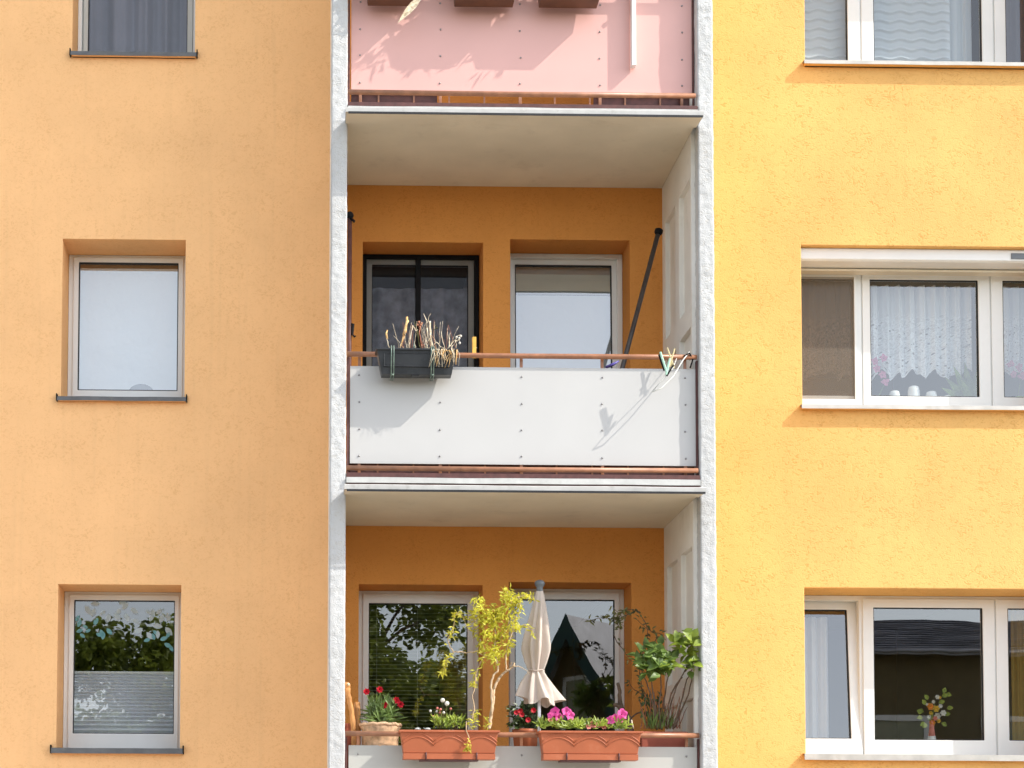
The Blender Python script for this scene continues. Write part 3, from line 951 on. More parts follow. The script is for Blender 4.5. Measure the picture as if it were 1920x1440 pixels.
def stickers(spots, m, label, loc):
    root = empty('leaf_sticker', loc, label, 'sticker', 'leaf stickers on the lower left window')
    for (u, v, a, L) in spots:
        p = at(u, v, W0 + 0.008)
        mb = MB()
        pts = [(0, 0), (0.22, 0.2), (0.5, 0.27), (0.8, 0.17), (1, 0), (0.8, -0.17), (0.5, -0.27), (0.22, -0.2)]
        ca, sa = cos(radians(a)), sin(radians(a))
        for yy in (0, 0.0012):
            mb.v += [(p.x + L * (x * ca - z * sa), p.y + yy - 0.001, p.z + L * (x * sa + z * ca)) for x, z in pts]
        mb.f += [tuple(range(8)), tuple(range(15, 7, -1))] + [(k, (k + 1) % 8, 8 + (k + 1) % 8, 8 + k) for k in range(8)]
        mb.build('leaf', m, root)
    return hang(root)


stickers([(143, 1185, 20, .06), (146, 1176, 70, .07), (150, 1188, -40, .055), (142, 1165, 60, .06)], 'teal', 'teal leaf sticker at the left edge of the pane', at(145, 1180, W0))
stickers([(165, 1178, 150, .05), (176, 1172, 60, .07), (180, 1188, -20, .06), (170, 1180, 210, .05), (188, 1180, -70, .065), (194, 1184, -95, .07), (200, 1178, -50, .07)], 'teal', 'teal leaf spray sticker beside the left edge of the pane', at(180, 1180, W0))
stickers([(290, 1200, 110, .06), (282, 1198, 200, .06), (300, 1200, 20, .07), (308, 1206, -30, .07), (312, 1196, 60, .06), (296, 1190, 140, .055), (318, 1210, -60, .06)], 'teal', 'teal leaf spray sticker near the right edge of the pane', at(300, 1200, W0))
stickers([(205, 1150, -100, .08), (215, 1148, -60, .09), (225, 1140, -110, .07), (235, 1150, -70, .08), (198, 1145, -140, .06), (245, 1140, -40, .08), (222, 1132, 20, .07), (240, 1130, -130, .08), (160, 1135, -60, .09), (178, 1140, -110, .08), (170, 1132, 0, .08)], 'pale_film', 'pale leaf spray sticker along the top of the pane', at(215, 1140, W0))
stickers([(262, 1168, 160, .08), (268, 1178, 210, .09), (280, 1165, 60, .07), (275, 1185, -50, .08), (288, 1158, 100, .08), (292, 1152, 40, .07), (285, 1172, -10, .09), (300, 1168, 70, .08), (310, 1176, -50, .09), (318, 1165, 110, .08), (296, 1182, -90, .07), (283, 1152, 140, .06)], 'pale_film', 'pale blossom sticker at the upper right of the pane', at(285, 1168, W0))

# middle balcony windows
drape('curtain', 'curtain_navy', 0.48, 1.44, 5.3, 6.63, 0.50, 4, 0.012, 'slate patterned curtain behind the screened balcony window', 'curtain', sub=0.6)
rb = empty('roller_blind', (2.17, 0.45, 6.6), 'white blind under a grey band painted as mirrored ceiling, behind the middle balcony door', 'blind')
MB().sheet(4, 4, lambda u, v: (lerp(1.72, 2.63, u), 0.465, lerp(4.75, 6.57, v)), uv=False).build('cloth', 'blind_white', rb)
MB().box(1.72, 2.63, 0.445, 0.455, 6.575, 6.83).build('mirror_band', 'band_grey', rb, bevel=0.003)  # grey band painted in for the ceiling mirrored in the glass
hang(rb)
# lowest balcony: slatted blind, each slat its own piece
vb = empty('venetian_blind', (0.95, 0.42, 2.6), 'dark slatted blind in the left window of the lowest balcony', 'blind')
sl0 = None
for k in range(42):
    z = 2.63 + 0.031 * k
    if sl0 is None:
        sl0 = MB().sheet(1, 3, lambda u, v: (lerp(-0.45, 0.45, u), lerp(-0.012, 0.012, v), 0.004 * sin(pi * v) + lerp(-0.003, 0.003, v)), uv=False).build('slat', 'slat', vb)
        s_ = sl0
    else:
        s_ = sl0.copy()
        C.objects.link(s_)
        s_.parent = vb
    s_.location = (0.0, 0.0, z - 2.6)
    s_.rotation_euler = (radians(R_(-4, 4)), 0, radians(R_(-.1, .1)))
for x in (-0.34, 0.0, 0.34):
    MB().tube([(x, -0.016, 0.0), (x, -0.016, 1.33)], 0.0012, 5).build('cord', 'pvc_grey', vb)

# top right window: wavy blinds


def wavy(x0, x1, z0, z1, y, label, ph):
    def fn(u, v):
        z = lerp(z0, z1, v)
        x = lerp(x0, x1, u)
        k = (z - z0 + 0.010 * sin(x * 34 + ph)) / 0.082
        f = k - math.floor(k)
        return (x, y - 0.016 * math.exp(-((f - 0.5) / 0.11) ** 2), z)
    o = MB().sheet(60, 160, fn, uv=False).build('wavy_blind', 'voile', None, smooth=True)
    return tag(o, label, 'blind')


wavy(4.17, 4.64, 8.46, 9.68, 0.46, 'wavy grey blind in the narrow left light of the top right window', 0)
wavy(4.86, 5.52, 8.46, 9.68, 0.47, 'wavy grey blind in the middle light of the top right window', 1.2)
drape('curtain', 'voile', 5.5, 5.72, 8.45, 9.7, 0.50, 2, 0.01, 'smooth grey voile beside the wavy blind', 'curtain')
drape('curtain', 'curtain_dark', 5.85, 6.2, 8.45, 9.7, 0.52, 2, 0.02, 'dark curtain in the right light of the top right window', 'curtain')

# middle right window: lace curtains, orchids, white pots
drape('lace_curtain', 'lace', 4.70, 5.72, 5.93, 6.72, 0.585, 10, 0.03, 'white lace curtain with scalloped hem in the middle right window', 'curtain', hem=0.10, nu=200, nv=40, seed=3)
drape('lace_curtain', 'lace', 5.84, 6.23, 5.95, 6.72, 0.585, 4, 0.03, 'narrow white lace curtain cut by the picture edge', 'curtain', hem=0.10, nu=100, nv=40, seed=9)
drape('lace_curtain', 'lace_brown', 4.12, 4.64, 5.9, 6.72, 0.50, 5, 0.018, 'brownish lace curtain behind the insect mesh', 'curtain', hem=0.08, nu=100, nv=40, seed=4)
MB_is = MB().box(4.09, 6.25, 0.46, 0.72, 5.585, 5.605)
tag(MB_is.build('window_board', 'pvc', None, bevel=0.004), 'white inner window board carrying pots and orchids', 'window board')
for (u, wd, v, lab) in ((1677, 21, 733, 'first small white pot from the orchid'), (1713, 23, 724, 'tallest small white pot on the window board'),
                        (1746, 22, 734, 'third small white pot from the orchid'), (1778, 20, 741, 'lowest small white pot, nearest the leafy plant')):
    p = at(u, v, 0.50)
    r = wd / 2 / 222
    h = p.z - 5.606
    mb = MB().lathe([(r * 0.9, 0), (r * 1.02, h * 0.4), (r * 0.95, h * 0.8), (r * 0.8, h * 0.96), (r * 0.4, h)], (p.x, 0.50, 5.606), 16)
    tag(mb.build('white_pot', 'porcelain', None, smooth=True), lab, 'pot', 'white pots on the window board')


def orchid(px, py, pts, label, m='orchid'):
    b = at(px, py, 0.49)
    root = empty('orchid', (b.x, 0.49, 5.606), label, 'plant', 'orchids on the window board')
    MB().lathe([(0.035, 0), (0.045, 0.07), (0.04, 0.075), (0.01, 0.07)], (b.x, 0.49, 5.606), 12).build('pot', 'porcelain', root, smooth=True)
    P = [at(u, v, 0.485) for u, v in pts]
    MB().tube([Vector((b.x, 0.49, 5.67))] + list(reversed(P)), 0.003, 6).build('stem', 'leaf', root)
    for p in P:
        mb = MB()
        for k in range(5):
            a = 2 * pi * k / 5 + R_(0, 1)
            mb.leaf(p, (cos(a), -0.25, sin(a)), (0, -1, 0.1), R_(0.03, 0.045), 0.034, 0.1)
        mb.ball(p + Vector((0, -0.008, 0)), 0.006, 6, 4)
        mb.build('flower', m, root)
    return hang(root)


orchid(1640, 745, [(1657, 672), (1640, 678), (1643, 692), (1655, 703), (1660, 717)], 'dusty pink orchid at the left end of the window board')
orchid(1905, 745, [(1895, 683), (1910, 690), (1900, 702), (1915, 705)], 'mauve orchid by the right picture edge')
b = at(1910, 740, 0.5)
tag(MB().lathe([(0.035, 0), (0.045, 0.13), (0.04, 0.135), (0.01, 0.12)], (b.x, 0.5, 5.606), 14).build('lime_pot', 'limepot', None, smooth=True), 'lime green pot beside the mauve orchid', 'pot')
b = at(1812, 742, 0.55)
root = empty('leafy_plant', (b.x, 0.50, 5.606), 'broad-leaved green plant behind the lace, right of the white pots', 'plant')
MB().lathe([(0.03, 0), (0.04, 0.05), (0.01, 0.045)], (b.x, 0.50, 5.606), 12).build('pot', 'limepot', root, smooth=True)
for k, (dx, dz) in enumerate(((-0.20, 0.26), (-0.12, 0.36), (-0.02, 0.40), (0.07, 0.33), (-0.24, 0.17), (0.1, 0.2), (-0.08, 0.22))):
    MB().leaf((b.x, 0.50 - 0.006 * k, 5.65), (dx, -0.05 + 0.02 * (k % 3), dz), (0, -1, 0.3), sqrt(dx * dx + dz * dz), 0.075, 0.12, 4).build('leaf', 'leaf', root)
hang(root)

# lower right window: white curtains, bouquet
drape('curtain', 'curtain_white', 4.14, 4.46, 2.7, 3.86, 0.62, 3, 0.022, 'white curtain hanging behind the tilted sash', 'curtain')
drape('curtain', 'curtain_yellow', 5.99, 6.23, 2.7, 3.95, 0.52, 3, 0.02, 'ochre curtain at the right picture edge', 'curtain')
tag(MB().box(4.09, 6.25, 0.46, 0.72, 2.735, 2.755).build('window_board', 'pvc', None, bevel=0.004), 'white inner window board under the bouquet', 'window board')
vx = at(1747, 1380, 0.53)
root = empty('bouquet', (vx.x, 0.53, 2.756), 'orange, white and green bouquet in a small vase', 'bouquet')
MB().lathe([(0.03, 0), (0.034, 0.05), (0.022, 0.14), (0.018, 0.2), (0.022, 0.215), (0.012, 0.2)], (vx.x, 0.53, 2.756), 14).build('vase', 'salmon', root, smooth=True)
MB().lathe([(0.0312, 0.0), (0.0352, 0.05), (0.031, 0.085), (0.02, 0.08)], (vx.x, 0.53, 2.757), 14).build('vase_foot', 'porcelain', root, smooth=True)
for (u, v, r, m) in ((1744, 1325, .034, 'orangefl'), (1755, 1329, .032, 'yellowfl'), (1748, 1355, .03, 'orangefl'), (1757, 1343, .034, 'whitefl'), (1742, 1345, .024, 'whitefl'),
                     (1768, 1337, .03, 'whitefl'), (1757, 1307, .022, 'whitefl'), (1762, 1308, .016, 'yellowfl'), (1745, 1337, .02, 'yellowfl'), (1763, 1324, .022, 'whitefl'),
                     (1753, 1347, .024, 'salmon'), (1760, 1352, .02, 'yellowfl'), (1750, 1316, .018, 'whitefl'), (1738, 1321, .014, 'whitefl')):
    p = at(u, v, 0.53 + R_(-.03, .02))
    mb = MB()
    for ring in (0, 1):
        for k in range(6):
            a = 2 * pi * k / 6 + ring * 0.5
            mb.leaf(p, (cos(a), -0.4 - ring, sin(a)), (0, -1, 0), r * (1 - .25 * ring), r * .9, 0.15)
    mb.build('flower', m, root)
mb = MB()
for (u, v, dx, dz) in ((1732, 1335, -1, .4), (1735, 1322, -.5, .9), (1730, 1345, -1, -.1), (1735, 1355, -.9, -.5), (1768, 1300, .4, 1), (1766, 1307, .8, .5), (1770, 1340, 1, .2), (1765, 1355, .8, -.5),
                       (1775, 1328, 1, .1), (1740, 1312, -.6, .8), (1728, 1338, -.8, .6), (1760, 1318, .9, .3), (1772, 1302, .9, -.1), (1738, 1357, -.7, -.6)):
    p = at(u, v, 0.54)
    mb.leaf(p, (dx, -.2, dz), (0, -1, .2), 0.055, 0.042, .1)
for k in range(8):
    p = at(R_(1738, 1765), R_(1310, 1350), .535)
    mb.tube([Vector((vx.x, .53, 2.95)), p], 0.002, 4)
mb.build('greenery', 'leaf_bright', root)
hang(root)


# ================================================================ things on the middle balcony
def jagged(p0, p1, n, amp, y=0.0):
    out = []
    for k in range(n + 1):
        t = k / n
        p = Vector(p0).lerp(Vector(p1), t)
        if 0 < k < n:
            p += Vector((R_(-amp, amp), R_(-amp, amp), R_(-amp, amp) * 0.5))
        out.append(p)
    return out


def trough(x0, x1, yb, yf, z0, z1, taper=0.02, wall_t=0.006, rim=0.012, rimh=0.014):
    """long plant box: tapered body with rolled rim, open at the top"""
    mb = MB()
    a = taper
    lo = [(x0 + a, yf + a * .6, z0), (x1 - a, yf + a * .6, z0), (x1 - a, yb - a * .3, z0), (x0 + a, yb - a * .3, z0)]
    hi = [(x0, yf, z1 - rimh), (x1, yf, z1 - rimh), (x1, yb, z1 - rimh), (x0, yb, z1 - rimh)]
    r0 = [(x0 - rim, yf - rim, z1 - rimh), (x1 + rim, yf - rim, z1 - rimh), (x1 + rim, yb + rim * .4, z1 - rimh), (x0 - rim, yb + rim * .4, z1 - rimh)]
    r1 = [(p[0], p[1], z1) for p in r0]
    t = wall_t
    i1 = [(x0 + t, yf + t, z1), (x1 - t, yf + t, z1), (x1 - t, yb - t, z1), (x0 + t, yb - t, z1)]
    i2 = [(p[0], p[1], z1 - 0.035) for p in i1]
    lv = [lo, hi, r0, r1, i1, i2]
    base = len(mb.v)
    for L in lv:
        mb.v += L
    for k in range(len(lv) - 1):
        for q in range(4):
            s0, s1 = base + 4 * k + q, base + 4 * k + (q + 1) % 4
            mb.f.append((s0, s1, s1 + 4, s0 + 4))
    mb.f.append((base + 3, base + 2, base + 1, base))
    e = base + 20
    mb.f.append((e, e + 1, e + 2, e + 3))
    return mb


X0, X1 = 0.535, 1.125
fb = empty('flower_box', (0.83, -1.25, 5.37), 'black plastic flower box hooked over the middle balcony rail', 'flower box')
trough(X0, X1, -1.188, -1.322, 5.372, 5.562, 0.035).build('box', 'planter_black', fb, bevel=0.006, seg=3)
mb = MB()
mb.box(X0 + .012, X1 - .012, -1.315, -1.192, 5.538, 5.545)
mb.build('soil', 'soil', fb)
MB().ring((X0 + .05, X1 - .05, 5.425, 5.53), (X0 + .056, X1 - .056, 5.431, 5.524), -1.322, -1.312).build('moulding', 'planter_black', fb, bevel=0.002)
for u in (736, 811):
    x = at(u, 680, -1.33).x
    mb = MB()
    for dx in (-0.009, 0.009):
        mb.tube([(x + dx, -1.15, 5.592), (x + dx, -1.2, 5.592), (x + dx, -1.337, 5.575), (x + dx, -1.338, 5.52), (x + dx, -1.312, 5.362), (x + dx, -1.2, 5.358), (x + dx, -1.147, 5.37)], 0.0045, 6)
    mb.tube([(x - .009, -1.314, 5.366), (x + .009, -1.314, 5.366)], 0.006, 6)
    mb.build('bracket', 'strap', fb, smooth=True)
MB().box(0.79, 0.85, -1.3, -1.24, 5.362, 5.371).build('drain_plug', 'planter_black', fb, bevel=0.004)
hang(fb)


def stem(root, pts, y, r, m, name='stem', jit=0.006):
    P = [at(u, v, y + (R_(-.012, .012) if k else 0)) for k, (u, v) in enumerate(pts)]
    n = len(P)
    # subdivide with little kinks
    Q = []
    for a, b in zip(P, P[1:]):
        Q += [a, a.lerp(b, .5) + Vector((R_(-jit, jit), R_(-jit, jit), R_(-jit, jit)))]
    Q.append(P[-1])
    rr = r if isinstance(r, tuple) else (r, r * 0.5)
    rad = [lerp(rr[0], rr[1], k / (len(Q) - 1)) * R_(.6, 1.3) * .58 for k in range(len(Q))]
    return MB().tube(Q, rad, 7).build(name, m, root, smooth=True)


YB = -1.262
dp = empty('dried_plant', tuple(at(728, 656, YB)), 'single dry stalk with swollen orange tip at the left of the black box', 'dried plant', 'dead plants in the black flower box')
stem(dp, [(731, 654), (727, 640), (725, 632)], YB, (.006, .005), 'dry')
stem(dp, [(726, 636), (724, 625), (726, 619)], YB, (.014, .007), 'dry_orange', 'tip', .003)
hang(dp)
dp = empty('dried_plant', tuple(at(755, 656, YB)), 'thick rotten orange stalk, tallest at the left of the black box', 'dried plant', 'dead plants in the black flower box')
stem(dp, [(750, 656), (754, 640), (758, 625)], YB, (.012, .014), 'dry_orange', 'stem', .006)
stem(dp, [(757, 628), (761, 612), (764, 602), (763, 595)], YB, (.016, .018), 'dry_orange', 'tip', .004)
stem(dp, [(757, 655), (753, 643)], YB, .007, 'dry')
hang(dp)
dp = empty('dried_plant', tuple(at(780, 656, YB)), 'forked bare stems with withered red tips in the middle of the black box', 'dried plant', 'dead plants in the black flower box')
stem(dp, [(767, 656), (769, 640), (772, 620), (774, 610)], YB, (.009, .006), 'dry')
stem(dp, [(774, 611), (779, 620), (784, 618)], YB, .005, 'dry')
stem(dp, [(790, 656), (785, 640), (783, 622), (776, 602)], YB + .02, (.008, .004), 'leaf_olive')
stem(dp, [(793, 656), (789, 640), (786, 625), (785, 610)], YB, (.009, .007), 'dry_red')
stem(dp, [(786, 626), (789, 612), (787, 602)], YB, (.006, .008), 'dry_red')
stem(dp, [(797, 655), (791, 645), (788, 638)], YB, (.005, .008), 'dry_red')
stem(dp, [(777, 656), (777, 640)], YB - .02, .007, 'strap')
for (u, v) in ((785, 604), (789, 609), (791, 606), (787, 613), (783, 609)):
    MB().ball(at(u, v, YB - .005), .009, 7, 5).build('bud', 'dry_red', dp, smooth=True)
hang(dp)
dp = empty('dried_plant', tuple(at(808, 656, YB)), 'tall bleached stems with broken tops right of the middle of the black box', 'dried plant', 'dead plants in the black flower box')
stem(dp, [(812, 658), (806, 640), (801, 620), (800, 602), (794, 588)], YB, (.012, .004), 'dry')
stem(dp, [(814, 658), (809, 640), (807, 622), (806, 602)], YB - .01, (.014, .011), 'dry')
stem(dp, [(800, 608), (803, 598), (808, 588)], YB, .004, 'dry')
stem(dp, [(803, 640), (799, 648), (795, 640)], YB, .004, 'dry_red')
stem(dp, [(810, 625), (814, 615), (817, 610)], YB, .003, 'leaf_olive')
for (u, v) in ((816, 611), (819, 615), (815, 617)):
    MB().ball(at(u, v, YB), .007, 6, 4).build('bud', 'leaf_olive', dp, smooth=True)
hang(dp)
dp = empty('dried_plant', tuple(at(835, 656, YB)), 'bleached straw tangle spread along the black box and spilling over its right rim', 'dried plant', 'dead plants in the black flower box')
for pts in ([(834, 656), (830, 640), (827, 620)], [(840, 655), (843, 640), (844, 624)], [(838, 655), (850, 640), (853, 637)], [(853, 638), (857, 630), (863, 628)], [(853, 638), (856, 645), (856, 655)],
            [(857, 640), (861, 634), (862, 643)], [(845, 655), (852, 645), (856, 638)], [(815, 640), (825, 650), (838, 655)], [(800, 652), (812, 655), (826, 656), (850, 655)], [(797, 656), (810, 650), (815, 644)]):
    stem(dp, pts, YB - .03, (.006, .003), 'dry')
for k in range(34):
    u = R_(745, 858)
    stem(dp, [(u, 656), (u + R_(-5, 5), R_(634, 646)), (u + R_(-14, 14), R_(600, 634))], YB + R_(-.03, .03), (.0035, .0015), 'dry' if k % 3 else 'dry_red', 'straw', .006)
for k in range(34):
    u = R_(808, 858)
    stem(dp, [(u, 656 + R_(-3, 2)), (u + R_(-6, 6), 664), (u + R_(-9, 5), R_(668, 690))], -1.345, (.0045, .002), 'dry' if k % 3 else 'dry_orange', 'straw', .008)
stem(dp, [(857, 656), (856, 670), (855, 684)], -1.34, (.012, .006), 'dry_orange', 'straw', .004)
for (u, v) in ((856, 632), (864, 630), (861, 634), (862, 643)):
    MB().ball(at(u, v, YB - .03), .009, 7, 5).build('seed_head', 'whitefl', dp, smooth=True)
hang(dp)


def peg(name, p, rz, ry, m, label, L=0.075, grp='pegs on the middle balcony rail', open_=9, w=0.011, cat='clothes peg'):
    """two-leg clothes peg with a spring"""
    root = empty(name, tuple(p), label, cat, grp)
    root.rotation_euler = (0, ry, rz)
    for s in (-1, 1):
        mb = MB()
        T = Matrix.Rotation(radians(s * open_), 4, 'Y')
        mb.box(-0.0045 + s * 0.005, 0.0045 + s * 0.005, -w / 2, w / 2, -L * 0.5, L * 0.5, T)
        mb.build('prong', m, root, bevel=0.0025)
    MB().tube([(0, -w * .7, 0), (0, w * .7, 0)], 0.005, 8).build('spring', 'bolt', root)
    return root


p = at(889, 652, -1.165)
root = peg('clothes_peg', p, pi / 2, 0, 'peg_wood', 'orange wooden peg gripping the rail right of the black box', 0.16, open_=4, w=0.03)
# rack arm with pegs at the right end of the rail
YT = -1.315
ra = empty('wire_rack', tuple(at(1290, 665, -1.165)), 'thin white wire arm reaching out from the right end of the rail', 'wire rack')
base1, base2 = at(1292, 668, -1.165), at(1270, 668, -1.165)
tip = at(1243, 708, YT)
MB().tube([base1 + Vector((.01, .02, -.03)), base1 + Vector((0, -.01, .03)), at(1280, 676, -1.21), at(1262, 706, -1.27), at(1240, 728, YT), at(1222, 735, YT)], 0.0045, 7).build('arm', 'wire', ra, smooth=True)
MB().tube([base2, at(1262, 690, -1.23), at(1248, 705, YT), at(1222, 735, YT)], 0.0035, 6).build('arm', 'wire', ra, smooth=True)
MB().tube([at(1282, 668, -1.19), at(1293, 662, -1.19), at(1299, 674, -1.17), at(1294, 690, -1.17)], 0.006, 7).build('hook', 'black', ra, smooth=True)
hang(ra)


def rod(u0, v0, y0, u1, v1, y1, r, m, name, label, cat, grp=None):
    a, b = at(u0, v0, y0), at(u1, v1, y1)
    d = b - a
    T = Matrix.Translation(a.lerp(b, .5)) @ d.to_track_quat('Z', 'Y').to_matrix().to_4x4()
    o = MB().box(-r, r, -r * 1.6, r * 1.6, -d.length / 2, d.length / 2).build(name, m, None, bevel=r * .4)
    o.matrix_world = T
    return tag(o, label, cat, grp)


mp = empty('clothes_peg', tuple(at(1250, 690, YT)), 'open mint green peg hanging at the end of the wire arm', 'clothes peg', 'pegs on the middle balcony rail')
for (u0, v0, u1, v1, m, nm) in ((1238, 660, 1250, 698, 'mint', 'prong'), (1236, 664, 1246, 694, 'black', 'spring'), (1256, 672, 1249, 703, 'mint', 'prong'), (1263, 684, 1250, 705, 'black', 'grip')):
    a, b = at(u0, v0, YT), at(u1, v1, YT - .004)
    if nm == 'spring':
        a.y += .012
        b.y += .012
    MB().tube([a, b], .0085 if nm == 'prong' else .007, 6).build(nm, m, mp, bevel=0.001)
hang(mp)
mp = empty('clothes_peg', tuple(at(1258, 670, -1.2)), 'straw yellow peg crossed behind the mint green one', 'clothes peg', 'pegs on the middle balcony rail')
for (u0, v0, u1, v1) in ((1251, 652, 1264, 690), (1265, 654, 1255, 688), (1262, 690, 1255, 676)):
    MB().tube([at(u0, v0, -1.215), at(u1, v1, -1.225)], .006, 6).build('prong', 'straw', mp)
hang(mp)
tag(MB().tube([at(1136, 689, -1.0), at(1150, 683, -1.0), at(1160, 677, -1.0)], [.012, .011, .005], 8).build('violet_stick', 'purple', None, smooth=True), 'small violet stick lying behind the rail', 'stick')
# leaning pole and its mate behind the left pier
po = empty('pole', tuple(at(1158, 720, -0.55)), 'dark pole leaning against the right side wall of the middle balcony', 'pole')
a, b = at(1155, 735, -0.62), at(1235, 434, -0.42)
a = b + (a - b) * ((b.z - 4.66) / (b.z - a.z))
MB().tube([a, b], 0.019, 12).build('shaft', 'pole', po, smooth=True)
d = (b - a).normalized()
MB().tube([b - d * .03, b - d * .01, b + d * .012, b + d * .022], [0.021, 0.034, 0.034, 0.02], 12).build('cap', 'black', po, smooth=True)
hang(po)
po = empty('pole', (0.352, -0.75, 4.66), 'dark brown upright pole with black knob beside the left pier', 'pole')
k1 = at(658, 405, -0.80)
px_ = k1.x - 0.008
MB().tube([(px_, -0.8, 4.66), (px_, -0.8, k1.z)], 0.017, 12).build('shaft', 'steel_and_shade', po, smooth=True)
MB().ball((px_, -0.8, k1.z + .005), 0.030, 12, 8).build('knob', 'black', po, smooth=True)
MB().tube([(px_, -0.81, k1.z - .02), (px_ + .035, -0.82, k1.z - .05), (px_ + .03, -0.82, k1.z - .06)], [.012, .01, .005], 7).build('lever', 'black', po, smooth=True)
k2 = at(661, 628, -0.8)
MB().tube([(px_, -0.8, k2.z + .09), (px_ + .028, -0.81, k2.z + .08), (px_ + .022, -0.81, k2.z), (px_ + .04, -0.82, k2.z - .02), (px_ + .05, -0.82, k2.z - .012)], [.006, .012, .009, .008, .005], 7).build('hook', 'black', po, smooth=True)
hang(po)

# ================================================================ things on the pink balcony
for k, (x0, x1, lab) in enumerate(((0.44, 0.82, 'brown flower box at the left end of the pink railing'), (1.10, 1.585, 'brown flower box in the middle of the pink railing'),
                                   (1.745, 2.225, 'brown flower box in the right half of the pink railing'))):
    root = empty('flower_box', ((x0 + x1) / 2, -1.25, 8.2), lab, 'flower box', 'brown boxes on the pink railing')
    trough(x0, x1, -1.15, -1.30, 8.253, 8.45, 0.02).build('box', 'brownbox', root, bevel=0.006)
    mb = MB()
    for j in range(130):
        p = Vector((R_(x0 - .12, x1 + .1), R_(-1.34, -1.14), R_(8.44, 8.57)))
        mb.leaf(p, (R_(-1, 1), R_(-1, .4), R_(-.5, 1)), (R_(-1, 1), -1, 1), R_(.05, .11), R_(.02, .04), .3)
    for j in range(15 if k < 2 else 5):                     # trailing shoots
        p = Vector((R_(x0 - .1, x1 + .05), -1.33, 8.44))
        for q in range(4):
            p = p + Vector((R_(-.03, .01), R_(-.02, .0), R_(-.012, .02)))
            mb.leaf(p, (R_(-1, 1), R_(-.6, .1), R_(-1, .3)), (R_(-1, 1), -1, .3), R_(.04, .09), R_(.012, .02), .3)
    f = mb.build('foliage', 'leaf_olive', root)
    f['kind'] = 'stuff'
    hang(root)
root = empty('hanging_board', (2.49, -1.13, 7.81), 'narrow white board hanging in front of the pink panel', 'board')
MB().box(2.474, 2.506, -1.16, -1.098, 7.815, 8.46).build('board', 'pvc', root, bevel=0.002)
MB().tube([(2.49, -1.15, 8.36), (2.48, -1.175, 8.365), (2.475, -1.165, 8.33)], .008, 6).build('clip', 'black', root, smooth=True)
hang(root)
mb = MB()
a = at(795, -12, -1.33)
mb.leaf(a, at(757, 30, -1.33) - a, (0.3, -1, .3), .30, .055, .02, 4)
tag(mb.build('withered_leaf', 'dry', None), 'pale withered leaf hanging below the left brown box', 'leaf')


# ================================================================ things on the lowest balcony
def scallop_box(x0, x1, label, gap):
    root = empty('flower_box', ((x0 + x1) / 2, -1.25, 2.51), label, 'flower box', 'terracotta boxes on the lowest railing')
    zt, zb = 2.716, 2.548
    yf, yb = -1.33, -1.19
    mb = trough(x0, x1, yb, yf, zb, zt, 0.022, rim=0.014, rimh=0.016)
    mb.build('box', 'terracotta', root, bevel=0.005)
    # scalloped double rib on the front
    mb = MB()
    n = 3
    for off, hh in ((0.0, 0.060), (-0.026, 0.060)):
        pts = []
        w_ = (x1 - x0 - .015) / n
        for s in range(n):
            for k in range(13):
                t = k / 12
                z = zt - 0.085 + off + hh * sin(pi * t) ** 0.8
                x = x0 + .008 + w_ * (s + t)
                fr = (zt - z) / (zt - zb)
                pts.append((x, yf + .022 * .6 * fr - .0015, z))
        mb.tube(pts, 0.0045, 5)
    mb.build('scalloped_rib', 'terracotta', root, smooth=True)
    MB().box(x0 + .012, x1 - .012, yf + .008, yb - .008, zt - .025, zt - .018).build('soil', 'soil', root)
    # saucer under the box, held by two hooks
    mb = MB()
    mb.ring((x0 + .02, x1 - .02, zb - .045, zb - .004), (x0 + .03, x1 - .03, zb - .04, zb - .006), yf + .006, yf + .012)
    mb.box(x0 + .02, x1 - .02, yf + .004, yb - .01, zb - .046, zb - .003)
    mb.build('saucer', 'terracotta', root, bevel=0.006)
    for x in (lerp(x0, x1, .26), lerp(x0, x1, .78)):
        MB().tube([(x, yf - .002, zb + .004), (x, yf - .004, zb - .03), (x, yf + .006, zb - .052), (x, yb, zb - .052), (x, yb + .03, zt - .1), (x, yb + .03, zt + .002)], .006, 6).build('hook', 'steel_and_shade', root, smooth=True)
    MB().box(lerp(x0, x1, .2), lerp(x0, x1, .8), yf + .01, yb - .01, zb - .058, zb - .0465).build('support', 'steel_and_shade', root)
    return hang(root)


scallop_box(0.716, 1.432, 'terracotta flower box with scalloped relief below the curly willow', 0)
scallop_box(1.746, 2.486, 'terracotta flower box with pink petunias beside the parasol', 0)

# curly willow
YW = -1.255
wl = empty('curly_willow', tuple(at(905, 1366, YW)), 'yellow-green curly willow growing in the left terracotta box', 'plant')


def curve(pts, y, sub=5, jit=.004, dy=.0):
    P = [at(u, v, y + dy * k) for k, (u, v) in enumerate(pts)]
    out = []
    for k in range(len(P) - 1):
        p0, p1, p2, p3 = P[max(k - 1, 0)], P[k], P[k + 1], P[min(k + 2, len(P) - 1)]
        for s in range(sub):
            t = s / sub
            out.append(0.5 * ((2 * p1) + (p2 - p0) * t + (2 * p0 - 5 * p1 + 4 * p2 - p3) * t * t + (3 * p1 - p0 - 3 * p2 + p3) * t ** 3)
                       + Vector((R_(-jit, jit), R_(-jit, jit), R_(-jit, jit))))
    out.append(P[-1])
    return out


def taper_tube(root, P, r0, r1, m, name):
    n = len(P)
    return MB().tube(P, [lerp(r0, r1, k / (n - 1)) for k in range(n)], 7).build(name, m, root, smooth=True)


